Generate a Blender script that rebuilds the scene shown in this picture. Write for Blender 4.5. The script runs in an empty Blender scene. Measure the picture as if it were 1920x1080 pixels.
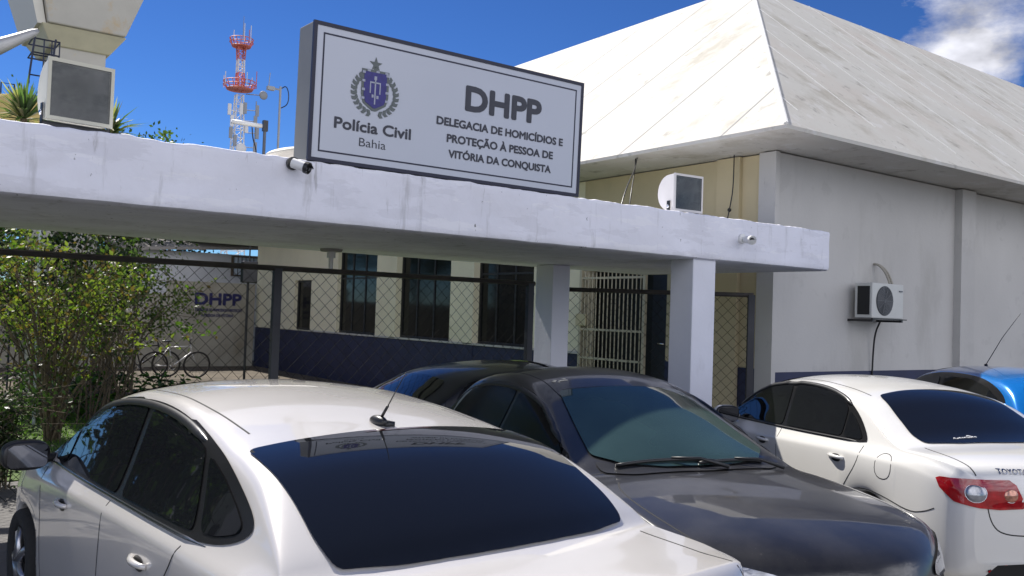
import bpy, bmesh, math, random
from math import sin, cos, pi, radians, sqrt, atan2
from mathutils import Vector, Matrix, noise
from mathutils.bvhtree import BVHTree
from mathutils.geometry import delaunay_2d_cdt
random.seed(7)
SC = bpy.context.scene
COL = SC.collection

# ------------------------------------------------------------------ camera, world, sun, exposure
H = 1.9
YAW, PITCH, ROLL = radians(36.2), radians(1.75), radians(1.9)
f0 = Vector((sin(YAW), cos(YAW), 0)); r0 = Vector((cos(YAW), -sin(YAW), 0)); u0 = Vector((0, 0, 1))
FW = f0*cos(PITCH)+u0*sin(PITCH); UP = u0*cos(PITCH)-f0*sin(PITCH)
RT = r0*cos(ROLL)+UP*sin(ROLL); UP = UP*cos(ROLL)-r0*sin(ROLL)
cam_d = bpy.data.cameras.new('camera'); cam = bpy.data.objects.new('camera', cam_d); COL.objects.link(cam)
cam_d.sensor_width = 36; cam_d.lens = 1678/1920*36; cam_d.clip_start = .05; cam_d.clip_end = 6000
cam.matrix_world = Matrix(((RT.x, UP.x, -FW.x, 0), (RT.y, UP.y, -FW.y, 0), (RT.z, UP.z, -FW.z, H), (0, 0, 0, 1)))
SC.camera = cam

SUN = Vector((-.06, .78, 1.0)).normalized()
ELEV = math.asin(SUN.z); AZ = atan2(SUN.x, SUN.y)
sl = bpy.data.lights.new('sun', 'SUN'); so = bpy.data.objects.new('sun', sl); COL.objects.link(so)
sl.energy = 2.8; sl.angle = radians(.5); sl.color = (1, .95, .88)
so.rotation_euler = SUN.to_track_quat('Z', 'Y').to_euler()
SC.view_settings.view_transform = 'Standard'; SC.view_settings.look = 'None'
SC.view_settings.exposure = 1.32; SC.view_settings.gamma = 1

W = bpy.data.worlds.new('World'); SC.world = W; W.use_nodes = True
nt = W.node_tree; nt.nodes.clear()
def N(tree, t, **k):
    n = tree.nodes.new(t)
    for a, b in k.items(): setattr(n, a, b)
    return n
def L(tree, a, b): tree.links.new(a, b)
sky = N(nt, 'ShaderNodeTexSky', sky_type='NISHITA', sun_disc=False, sun_elevation=ELEV, sun_rotation=AZ,
        altitude=900, air_density=1.0, dust_density=.0, ozone_density=4.0)
bg = N(nt, 'ShaderNodeBackground'); bg.inputs[1].default_value = .104
out = N(nt, 'ShaderNodeOutputWorld'); L(nt, bg.outputs[0], out.inputs[0])
tc = N(nt, 'ShaderNodeTexCoord')
def vmath(op, a, b=None):
    n = N(nt, 'ShaderNodeVectorMath', operation=op)
    L(nt, a, n.inputs[0]) if not isinstance(a, (tuple, Vector)) else setattr(n.inputs[0], 'default_value', a)
    if b is not None:
        L(nt, b, n.inputs[1]) if not isinstance(b, (tuple, Vector)) else setattr(n.inputs[1], 'default_value', b)
    return n
def wmath(op, a, b=None, clamp=False):
    n = N(nt, 'ShaderNodeMath', operation=op, use_clamp=clamp)
    for i, q in enumerate((a, b)):
        if q is None: continue
        if isinstance(q, (int, float)): n.inputs[i].default_value = q
        else: L(nt, q, n.inputs[i])
    return n.outputs[0]
# a few cumulus banks at compass directions (right of the roof, wisps by the masts, big unseen banks behind the camera added as fill light)
clouds = [((.845, .43, .275), .13, .80), ((.92, .32, .20), .12, .85), ((.80, .50, .26), .07, .55), ((.34, .93, .11), .09, .52), ((.38, .90, .17), .05, .5),
          ((.62, .74, .26), .05, .3), ((.1, -.93, .30), .95, 1.0), ((-.75, -.62, .30), .75, .95), ((.8, -.6, .35), .6, .9)]
mask = None
for d, w, s in clouds:
    d = Vector(d).normalized()
    dist = vmath('DISTANCE', tc.outputs['Generated'], tuple(d)).outputs['Value']
    m = wmath('MULTIPLY', wmath('SUBTRACT', 1.0, wmath('DIVIDE', dist, w), True), s)
    mask = m if mask is None else wmath('MAXIMUM', mask, m)
map_ = vmath('MULTIPLY', tc.outputs['Generated'], (1, 1, 1.9))
nz = N(nt, 'ShaderNodeTexNoise'); L(nt, map_.outputs[0], nz.inputs['Vector'])
nz.inputs['Scale'].default_value = 11; nz.inputs['Detail'].default_value = 8; nz.inputs['Roughness'].default_value = .62
dens = wmath('MULTIPLY', wmath('SUBTRACT', wmath('ADD', wmath('MULTIPLY', mask, 1.1), nz.outputs[0]), .93), 3.2, True)
shn = N(nt, 'ShaderNodeTexNoise'); L(nt, map_.outputs[0], shn.inputs['Vector']); shn.inputs['Scale'].default_value = 16; shn.inputs['Detail'].default_value = 4
cr = N(nt, 'ShaderNodeMapRange'); L(nt, shn.outputs[0], cr.inputs[0]); cr.inputs[1].default_value = .35; cr.inputs[2].default_value = .65
cr.inputs[3].default_value = 4.6; cr.inputs[4].default_value = 9.5
sxyz = N(nt, 'ShaderNodeSeparateXYZ'); L(nt, tc.outputs['Generated'], sxyz.inputs[0])
fl_ = N(nt, 'ShaderNodeMapRange'); L(nt, sxyz.outputs[1], fl_.inputs[0]); fl_.inputs[1].default_value = -.25; fl_.inputs[2].default_value = .25; fl_.inputs[3].default_value = 1; fl_.inputs[4].default_value = .42
clum = wmath('MULTIPLY', cr.outputs[0], fl_.outputs[0])      # banks opposite the sun, lit from the front, stay bright as added fill
cc = N(nt, 'ShaderNodeCombineColor'); [L(nt, wmath('MULTIPLY', clum, k), cc.inputs[i]) for i, k in enumerate((.97, .98, 1.08))]
hs = N(nt, 'ShaderNodeMix', data_type='RGBA', blend_type='MULTIPLY'); hs.inputs[0].default_value = 1; hs.inputs[7].default_value = (.098, .14, .195, 1)
gm = N(nt, 'ShaderNodeGamma'); gm.inputs[1].default_value = 1.35; L(nt, sky.outputs[0], gm.inputs[0]); L(nt, gm.outputs[0], hs.inputs[6])
mx = N(nt, 'ShaderNodeMix', data_type='RGBA'); L(nt, dens, mx.inputs[0]); L(nt, hs.outputs[2], mx.inputs[6]); L(nt, cc.outputs[0], mx.inputs[7])
L(nt, mx.outputs[2], bg.inputs[0])

# ------------------------------------------------------------------ materials
MATS = {}
def mat(name, col, rough=.6, metal=0, var=0, vscale=3, bump=0, bscale=40, coat=0, spec=.5, stains=None, det=4, coords='Object', trans=0, emis=None, sub=None, alpha=1):
    """procedural principled: colour varied by noise, optional bump, optional stains [(colour, scale, threshold, softness, strength, stretchvec)]"""
    if name in MATS: return MATS[name]
    m = bpy.data.materials.new(name); m.use_nodes = True; t = m.node_tree; b = t.nodes['Principled BSDF']
    b.inputs['Roughness'].default_value = rough; b.inputs['Metallic'].default_value = metal
    b.inputs['Coat Weight'].default_value = coat; b.inputs['Coat Roughness'].default_value = .03
    b.inputs['Specular IOR Level'].default_value = spec
    b.inputs['Transmission Weight'].default_value = trans
    b.inputs['Alpha'].default_value = alpha
    if emis: b.inputs['Emission Color'].default_value = (*emis[:3], 1); b.inputs['Emission Strength'].default_value = emis[3]
    c = t.nodes.new('ShaderNodeTexCoord'); src = c.outputs[coords]
    n = t.nodes.new('ShaderNodeTexNoise'); n.inputs['Scale'].default_value = vscale; n.inputs['Detail'].default_value = det
    L(t, src, n.inputs['Vector'])
    mr = t.nodes.new('ShaderNodeMapRange'); L(t, n.outputs[0], mr.inputs[0]); mr.inputs[1].default_value = .3; mr.inputs[2].default_value = .7
    mr.inputs[3].default_value = 1-var; mr.inputs[4].default_value = 1+var*.6
    v = t.nodes.new('ShaderNodeVectorMath'); v.operation = 'SCALE'; v.inputs[0].default_value = col[:3]; L(t, mr.outputs[0], v.inputs['Scale'])
    cur = v.outputs[0]
    for (sc_, s, th, soft, st, stretch) in (stains or []):
        mp = t.nodes.new('ShaderNodeMapping'); mp.inputs['Scale'].default_value = stretch; L(t, src, mp.inputs[0])
        q = t.nodes.new('ShaderNodeTexNoise'); q.inputs['Scale'].default_value = s; q.inputs['Detail'].default_value = 6; q.inputs['Roughness'].default_value = .65
        L(t, mp.outputs[0], q.inputs['Vector'])
        r = t.nodes.new('ShaderNodeMapRange'); L(t, q.outputs[0], r.inputs[0]); r.inputs[1].default_value = th; r.inputs[2].default_value = th+soft
        r.inputs[3].default_value = 0; r.inputs[4].default_value = st
        x = t.nodes.new('ShaderNodeMix'); x.data_type = 'RGBA'; L(t, r.outputs[0], x.inputs[0]); L(t, cur, x.inputs[6]); x.inputs[7].default_value = (*sc_, 1)
        cur = x.outputs[2]
    L(t, cur, b.inputs['Base Color'])
    if bump:
        bn = t.nodes.new('ShaderNodeTexNoise'); bn.inputs['Scale'].default_value = bscale; bn.inputs['Detail'].default_value = 6
        L(t, src, bn.inputs['Vector'])
        bp = t.nodes.new('ShaderNodeBump'); bp.inputs['Strength'].default_value = bump; bp.inputs['Distance'].default_value = .02
        L(t, bn.outputs[0], bp.inputs['Height']); L(t, bp.outputs[0], b.inputs['Normal'])
    MATS[name] = m
    return m
def leafmat(name, col, var=.4, vs=2.5):
    m = mat(name, col, .45, var=var, vscale=vs, det=2)
    t = m.node_tree; b = t.nodes['Principled BSDF']
    tr = t.nodes.new('ShaderNodeBsdfTranslucent'); src = b.inputs['Base Color'].links[0].from_socket
    g = t.nodes.new('ShaderNodeVectorMath'); g.operation = 'MULTIPLY'; L(t, src, g.inputs[0]); g.inputs[1].default_value = (1.5, 1.7, .7)
    L(t, g.outputs[0], tr.inputs[0])
    ms = t.nodes.new('ShaderNodeMixShader'); ms.inputs[0].default_value = .45
    L(t, b.outputs[0], ms.inputs[1]); L(t, tr.outputs[0], ms.inputs[2]); L(t, ms.outputs[0], t.nodes['Material Output'].inputs[0])
    return m

# ------------------------------------------------------------------ object helpers
def tag(o, label=None, cat=None, group=None, kind=None):
    if label: o['label'] = label
    if cat: o['category'] = cat
    if group: o['group'] = group
    if kind: o['kind'] = kind
    return o
def empty(name, loc, label, cat, rz=0, group=None):
    o = bpy.data.objects.new(name, None); COL.objects.link(o); o.location = loc; o.rotation_euler = (0, 0, rz); o.empty_display_size = .2
    return tag(o, label, cat, group)
def link(name, me, m=None, parent=None, smooth=False):
    o = bpy.data.objects.new(name, me); COL.objects.link(o)
    if m:
        for q in (m if isinstance(m, (list, tuple)) else [m]): me.materials.append(q)
    if smooth: me.polygons.foreach_set('use_smooth', [True]*len(me.polygons))
    if parent:
        o.parent = parent
    return o
class MB:
    def __init__(s): s.v = []; s.f = []; s.mi = []; s.cm = 0
    def add(s, vs, fs):
        n = len(s.v); s.v += [tuple(p) for p in vs]; s.f += [tuple(i+n for i in f) for f in fs]; s.mi += [s.cm]*len(fs); return s
    def box(s, a, b, M=None):
        x0, y0, z0 = a; x1, y1, z1 = b
        vs = [Vector(p) for p in ((x0,y0,z0),(x1,y0,z0),(x1,y1,z0),(x0,y1,z0),(x0,y0,z1),(x1,y0,z1),(x1,y1,z1),(x0,y1,z1))]
        if M: vs = [M@p for p in vs]
        return s.add(vs, [(3,2,1,0),(4,5,6,7),(0,1,5,4),(1,2,6,5),(2,3,7,6),(3,0,4,7)])
    def tube(s, pts, r, n=6, cap=True):
        pts = [Vector(p) for p in pts]; rs = r if isinstance(r, (list, tuple)) else [r]*len(pts)
        vs = []; fs = []; up = None
        for i, p in enumerate(pts):
            d = (pts[min(i+1, len(pts)-1)]-pts[max(i-1, 0)])
            d = d.normalized() if d.length > 1e-9 else Vector((0, 0, 1))
            if up is None or abs(up.dot(d)) > .99: up = Vector((0, 0, 1)) if abs(d.z) < .9 else Vector((1, 0, 0))
            a = d.cross(up).normalized(); b = a.cross(d).normalized(); up = b
            for k in range(n):
                t = 2*pi*k/n; vs.append(p+(a*cos(t)+b*sin(t))*rs[i])
        for i in range(len(pts)-1):
            for k in range(n): fs.append((i*n+k, i*n+(k+1) % n, (i+1)*n+(k+1) % n, (i+1)*n+k))
        if cap: fs.append(tuple(range(n-1, -1, -1))); fs.append(tuple((len(pts)-1)*n+k for k in range(n)))
        return s.add(vs, fs)
    def ell(s, c, r, n=16, m=10, M=None, p=1.0):
        c = Vector(c); vs = []; fs = []
        def sg(a): return math.copysign(abs(a)**p, a)
        for i in range(m+1):
            ph = pi*i/m
            for k in range(n):
                t = 2*pi*k/n; q = Vector((sg(sin(ph))*sg(cos(t))*r[0], sg(sin(ph))*sg(sin(t))*r[1], sg(cos(ph))*r[2]))
                if M: q = M@q
                vs.append(c+q)
        for i in range(m):
            for k in range(n): fs.append((i*n+k, (i+1)*n+k, (i+1)*n+(k+1) % n, i*n+(k+1) % n))
        return s.add(vs, fs)
    def poly(s, pts, thick):
        n = len(pts); t = Vector(thick); vs = [Vector(p) for p in pts]+[Vector(p)+t for p in pts]
        fs = [tuple(range(n-1, -1, -1)), tuple(range(n, 2*n))]+[(i, (i+1) % n, n+(i+1) % n, n+i) for i in range(n)]
        return s.add(vs, fs)
    def build(s, name, m=None, parent=None, smooth=False, bevel=0, auto=None):
        me = bpy.data.meshes.new(name); me.from_pydata(s.v, [], s.f); me.update()
        o = link(name, me, m, parent, smooth)
        if s.cm or any(s.mi): me.polygons.foreach_set('material_index', s.mi)
        bm = bmesh.new(); bm.from_mesh(me)
        if bevel: 
            bmesh.ops.recalc_face_normals(bm, faces=bm.faces)
            bmesh.ops.bevel(bm, geom=list(bm.edges), offset=bevel, segments=2, affect='EDGES', profile=.5)
        bmesh.ops.recalc_face_normals(bm, faces=bm.faces)
        bm.to_mesh(me); bm.free()
        if auto is not None:
            me.polygons.foreach_set('use_smooth', [True]*len(me.polygons)); me.set_sharp_from_angle(angle=radians(auto))
        return o
def text(s, size, parent, m, M, name='lettering', bold=0, align='CENTER', depth=.004, width=None, lw=1.0):
    cu = bpy.data.curves.new('t', 'FONT'); cu.body = s; cu.size = size; cu.align_x = align; cu.extrude = 0; cu.space_character = lw
    cu.resolution_u = 4
    o = bpy.data.objects.new('t', cu); COL.objects.link(o); bpy.context.view_layer.update()
    me = bpy.data.meshes.new_from_object(o.evaluated_get(bpy.context.evaluated_depsgraph_get()))
    bpy.data.objects.remove(o); bpy.data.curves.remove(cu)
    xs = [v.co.x for v in me.vertices]
    sx = 1 if not width else width/(max(xs)-min(xs)); x0 = min(xs) if align == 'LEFT' else (min(xs)+max(xs))/2
    for v in me.vertices: v.co = M@Vector(((v.co.x-x0)*sx, v.co.y, v.co.z))
    n0 = len(me.vertices); vs0 = [v.co.copy() for v in me.vertices]; fs0 = [tuple(p.vertices) for p in me.polygons]; ax = (M.to_3x3()@Vector((1, 0, 0)), M.to_3x3()@Vector((0, 1, 0)), M.to_3x3()@Vector((0, 0, 1)))
    vs1 = []; fs1 = []; K = 12 if bold else 1
    for k in range(K):
        a = 2*pi*k/12; d_ = (ax[0]*cos(a)+ax[1]*sin(a))*bold+ax[2]*(.0002*k); vs1 += [v+d_ for v in vs0]; fs1 += [tuple(i+k*n0 for i in f) for f in fs0]
    bpy.data.meshes.remove(me); me = bpy.data.meshes.new(name); me.from_pydata(vs1, [], fs1)
    return link(name, me, m, parent)
def pchip(pts):
    X = [p[0] for p in pts]; Y = [p[1] for p in pts]; n = len(X)
    h = [X[i+1]-X[i] for i in range(n-1)]; d = [(Y[i+1]-Y[i])/h[i] for i in range(n-1)]
    m = [d[0]]+[0]*(n-2)+[d[-1]]
    for i in range(1, n-1):
        if d[i-1]*d[i] > 0:
            a = 2*h[i]+h[i-1]; b = h[i]+2*h[i-1]; m[i] = (a+b)/(a/d[i-1]+b/d[i])
    def f(x):
        if x <= X[0]: return Y[0]
        if x >= X[-1]: return Y[-1]
        i = max(k for k in range(n-1) if X[k] <= x); t = (x-X[i])/h[i]
        return (2*t**3-3*t*t+1)*Y[i]+(t**3-2*t*t+t)*h[i]*m[i]+(-2*t**3+3*t*t)*Y[i+1]+(t**3-t*t)*h[i]*m[i+1]
    return f
def chaikin(P, n=2, closed=True):
    P = [Vector(p) for p in P]
    for _ in range(n):
        Q = []
        if not closed: Q.append(P[0])
        for i in range(len(P) if closed else len(P)-1):
            a = P[i]; b = P[(i+1) % len(P)]; Q += [a*.75+b*.25, a*.25+b*.75]
        if not closed: Q.append(P[-1])
        P = Q
    return P

def rounded(P, r=.045):
    P = [Vector(p) for p in P]; Q = []; n = len(P)
    for i in range(n):
        a, b, c = P[i-1], P[i], P[(i+1) % n]; ra = min(r, (a-b).length*.45); rc = min(r, (c-b).length*.45)
        p0 = b+(a-b).normalized()*ra; p2 = b+(c-b).normalized()*rc
        Q += [p0*(1-t)**2+b*2*t*(1-t)+p2*t*t for t in (0, .25, .5, .75, 1)]
    return Q
# ------------------------------------------------------------------ conforming panels on a body
class Proj:
    """a 2-D drawing frame: origin O, axes U,V and cast direction D, onto bvh"""
    def __init__(s, bvh, O, U, V, D): s.b = bvh; s.O = Vector(O); s.U = Vector(U); s.V = Vector(V); s.D = Vector(D).normalized()
    def hit(s, a, b, off=0, _k=0):
        o = s.O+s.U*a+s.V*b
        h = s.b.ray_cast(o, s.D)
        if h[0] is None:
            h = s.b.find_nearest(o+s.D*2.0)
        n = h[1] if h[1].dot(s.D) < 0 else -h[1]
        if abs(s.D.y) > .99 and -n.dot(s.D) < .62 and b > 1.05 and _k < 40: return s.hit(a, b-.008, off, _k+1)
        return h[0]+n*off, n
def frames(bvh, Lc):
    return dict(left=Proj(bvh, (0, 3, 0), (1, 0, 0), (0, 0, 1), (0, -1, 0)), right=Proj(bvh, (0, -3, 0), (1, 0, 0), (0, 0, 1), (0, 1, 0)),
                top=Proj(bvh, (0, 0, 4), (1, 0, 0), (0, 1, 0), (0, 0, -1)), rear=Proj(bvh, (-2, 0, 0), (0, 1, 0), (0, 0, 1), (1, 0, 0)),
                front=Proj(bvh, (Lc+2, 0, 0), (0, 1, 0), (0, 0, 1), (-1, 0, 0)),
                rl=Proj(bvh, (-1.5, 1.5, 0), (sqrt(.5), sqrt(.5), 0), (0, 0, 1), (1, -1, 0)),
                fr=Proj(bvh, (Lc+1.5, -1.5, 0), (-sqrt(.5), -sqrt(.5), 0), (0, 0, 1), (-1, 1, 0)),
                fl=Proj(bvh, (Lc+1.5, 1.5, 0), (sqrt(.5), -sqrt(.5), 0), (0, 0, 1), (-1, -1, 0)),
                rr=Proj(bvh, (-1.5, -1.5, 0), (sqrt(.5), -sqrt(.5), 0), (0, 0, 1), (1, 1, 0)))
def patch(name, fr, outline, m, parent, off=.004, grid=.035, rnd=2, skirt=True, bulge=0):
    P = [Vector((p[0], p[1])) for p in (rounded(outline, .045) if rnd == 1 else chaikin(outline, rnd) if rnd else outline)]
    # resample long edges
    Q = []
    for i, a in enumerate(P):
        b = P[(i+1) % len(P)]; k = max(1, int((b-a).length/grid))
        Q += [a+(b-a)*j/k for j in range(k)]
    nb = len(Q)
    x0 = min(p.x for p in Q); x1 = max(p.x for p in Q); y0 = min(p.y for p in Q); y1 = max(p.y for p in Q)
    def inside(p):
        c = False
        for i in range(nb):
            a = Q[i]; b = Q[(i+1) % nb]
            if (a.y > p.y) != (b.y > p.y) and p.x < (b.x-a.x)*(p.y-a.y)/(b.y-a.y)+a.x: c = not c
        return c
    def dist(p):
        r = 9
        for i in range(nb):
            a = Q[i]; b = Q[(i+1) % nb]; e = b-a; t = max(0, min(1, (p-a).dot(e)/max(e.length_squared, 1e-12))); r = min(r, (p-(a+e*t)).length)
        return r
    G = []
    nx = int((x1-x0)/grid)+1; ny = int((y1-y0)/grid)+1
    for i in range(nx+1):
        for j in range(ny+1):
            p = Vector((x0+(i+.5*(j % 2))*grid, y0+j*grid))
            if inside(p) and dist(p) > grid*.35: G.append(p)
    r = delaunay_2d_cdt(Q+G, [], [list(range(nb))], 1, 1e-6)
    vs2, es, fs = r[0], r[1], r[2]
    me = bpy.data.meshes.new(name); co = []
    for p in vs2:
        o = off
        if bulge: o += bulge*min(1, dist(p)/.04)
        co.append(fr.hit(p.x, p.y, o)[0])
    me.from_pydata(co, [], fs)
    bm = bmesh.new(); bm.from_mesh(me)
    bmesh.ops.recalc_face_normals(bm, faces=bm.faces)
    s = sum((f.normal.dot(fr.D)*f.calc_area() for f in bm.faces))
    if s > 0: bmesh.ops.reverse_faces(bm, faces=bm.faces)
    bm.to_mesh(me); bm.free()
    o = link(name, me, m, parent, True)
    return o
def ribbon(fr, line, w, off, mb=None, closed=False, rnd=0, step=.04, h=.0):
    """thin strip following the body along a 2-D line"""
    P = [Vector((p[0], p[1])) for p in (chaikin(line, rnd, closed) if rnd else line)]
    if closed: P.append(P[0])
    Q = []
    for i in range(len(P)-1):
        a, b = P[i], P[i+1]; k = max(1, int((b-a).length/step)); Q += [a+(b-a)*j/k for j in range(k)]
    if not closed: Q.append(P[-1])
    mb = mb or MB(); n = len(Q); vs = []; fs = []
    pts = [fr.hit(q.x, q.y, off) for q in Q]
    for i in range(n):
        a = pts[(i-1) % n if closed else max(i-1, 0)][0]; b = pts[(i+1) % n if closed else min(i+1, n-1)][0]
        t = (b-a).normalized(); s = t.cross(pts[i][1]).normalized()*w/2; c, nn = pts[i]
        if h and not closed:      # raised strips run out to nothing at their ends
            e_ = min(1, i/3, (n-1-i)/3); s = s*(.25+.75*e_); c = c-nn*off*(1-e_)*.8; hh = h*e_
        else: hh = h
        vs += [c-s-nn*(off), c-s*.8+nn*hh, c+s*.8+nn*hh, c+s-nn*(off)]
    for i in range(n if closed else n-1):
        j = (i+1) % n
        for k in range(3): fs.append((i*4+k, j*4+k, j*4+k+1, i*4+k+1))
    mb.add(vs, fs); return mb

# ------------------------------------------------------------------ cars
GLASS = mat('tinted_glass', (.008, .009, .011), .02, spec=.55)
GLASSD = mat('dull_tinted_glass', (.006, .006, .007), .12, spec=.12)  # reflections damped in the material so these side windows stay dark
GLASSG = mat('green_windscreen_glass', (.03, .055, .052), .03, spec=.55, var=.25, vscale=1.5)
SURR = mat('gloss_black_trim', (.012, .012, .013), .22)
RUB = mat('black_rubber', (.012, .012, .013), .5, bump=.1)
BLK = mat('black_plastic', (.02, .02, .021), .35, var=.2)
CHR = mat('chrome', (.75, .76, .78), .12, 1)
GAP = mat('panel_gap_black', (.012, .012, .012), .8)
TYRE = mat('tyre_rubber', (.02, .02, .02), .85, bump=.3)
ALLOY = mat('alloy', (.5, .5, .52), .3, .9)
def car_body(sp):
    Lc = sp['L']; ZC = pchip(sp['zc']); ZB = pchip(sp['zb']); WW = pchip(sp['w']); ZL0 = pchip(sp['zl']); SH = pchip(sp['sh']); CR = pchip(sp['crown'])
    INS = pchip(sp.get('ins', [(0, .05), (Lc, .05)])); T = sp['T']; WM = sp['W']/2
    xs = set()
    n = 170
    for i in range(n+1): xs.add(round(Lc*i/n, 4))
    for k in (0.004, .01, .02, .03, .045, .06, .08, .1, .13): xs.add(k); xs.add(Lc-k)
    for xa in sp['axles']:
        for i in range(25):
            xs.add(round(xa+sp['ar']*cos(pi*i/24), 4))
    xs = sorted(x for x in xs if 0 <= x <= Lc)
    q = [xs[0]]
    for x in xs[1:]:
        if x-q[-1] > .0035: q.append(x)
    xs = q
    rows = []
    for x in xs:
        zc = ZC(x); w = WW(x); zl = ZL0(x); arch = False
        for xa in sp['axles']:
            d = abs(x-xa)
            if d < sp['ar']: zl = max(zl, .31+sqrt(sp['ar']**2-d*d)); arch = True
        zb = min(ZB(x), zc-.02); zs = min(zb-.075, zc-.09); zl = min(zl, zs-.02)
        wb = w-INS(x); g = zc-zb; cr_ = min(CR(x), g*.9); gr = g-cr_; wr = wb-gr*T
        p = [(w*.80, zl), (w*.955, zl), (w*.985, zl+.12*(zs-zl)), (w*1.0, zl+.45*(zs-zl)), (w*1.0, zl+.75*(zs-zl)), (w*.992, zs-.01), (w*.982, zs+.25*(zb-zs)),
             (wb+.012, zb-.006), (wb-.3*gr*T, zb+.3*gr), (wb-.7*gr*T, zb+.7*gr), (wb-.93*gr*T, zb+.93*gr)]
        for f in (.95, .86, .7, .5, .3, .12, 0):
            p.append((wr*f, zc-cr_*f**2.3))
        P = [Vector(a) for a in p]; P.append(Vector((-P[-2].x, P[-2].y)))
        S = [P[0]]
        for i in range(1, len(P)-1):
            a = (P[i-1]+P[i])/2 if i > 1 else P[0]; b = P[i]; c = (P[i]+P[i+1])/2
            K = 3
            for k in range(1, K+1):
                t = k/K; S.append(a*(1-t)**2+b*2*t*(1-t)+c*t*t)
        # last segment ends slightly past centre: clip to the centre
        S = [s_ for s_ in S if s_.x >= 0]; S.append(Vector((0, S[-1].y)))
        rows.append((x, S))
    m = min(len(r[1]) for r in rows)
    rows = [(x, S[:m-1]+[S[-1]]) for x, S in rows]
    mb = MB(); vs = []; fs = []
    for x, S in rows:
        half = []
        for s_ in S:
            xx = x+SH(x)*(s_.x/WM)**2
            half.append((xx, s_.x, s_.y))
        loop = half+[(a, -b, c) for a, b, c in reversed(half[:-1])]
        vs += loop
    k = 2*m-1
    for i in range(len(rows)-1):
        for j in range(k-1): fs.append((i*k+j, i*k+j+1, (i+1)*k+j+1, (i+1)*k+j))
    fs.append(tuple(range(k))); fs.append(tuple((len(rows)-1)*k+j for j in range(k-1, -1, -1)))
    mb.add(vs, fs)
    return mb
def wheel(parent, x, y, side, r=.315):
    t = MB(); n = 40; prof = [(.20, .09), (.24, .105), (.285, .105), (.305, .09), (.315, .05), (.315, -.05), (.305, -.09), (.285, -.105), (.24, -.105), (.20, -.09)]
    vs = []; fs = []
    for i in range(n):
        a = 2*pi*i/n
        for (rr, yy) in prof: vs.append((x+rr*r/.315*cos(a), y+yy, r+rr*r/.315*sin(a)))
    k = len(prof)
    for i in range(n):
        for j in range(k): fs.append((i*k+j, i*k+(j+1) % k, ((i+1) % n)*k+(j+1) % k, ((i+1) % n)*k+j))
    e = bpy.data.objects.new('wheel', None); COL.objects.link(e); e.parent = parent
    t.add(vs, fs); t.build('tyre', TYRE, e, True)
    rm = MB(); yo = y+side*.07
    for i in range(5):
        a = 2*pi*i/5
        rm.tube([(x, yo+side*.02, r), (x+.11*cos(a), yo+side*.015, r+.11*sin(a)), (x+.2*cos(a), yo-side*.01, r+.2*sin(a))], [.035, .024, .03], 6)
    ring = [(x+.205*cos(2*pi*i/32), yo-side*.01, r+.205*sin(2*pi*i/32)) for i in range(33)]
    rm.tube(ring, .014, 6, False); rm.ell((x, yo+side*.02, r), (.05, .02, .05))
    rm.build('rim', ALLOY, e, True)
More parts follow.
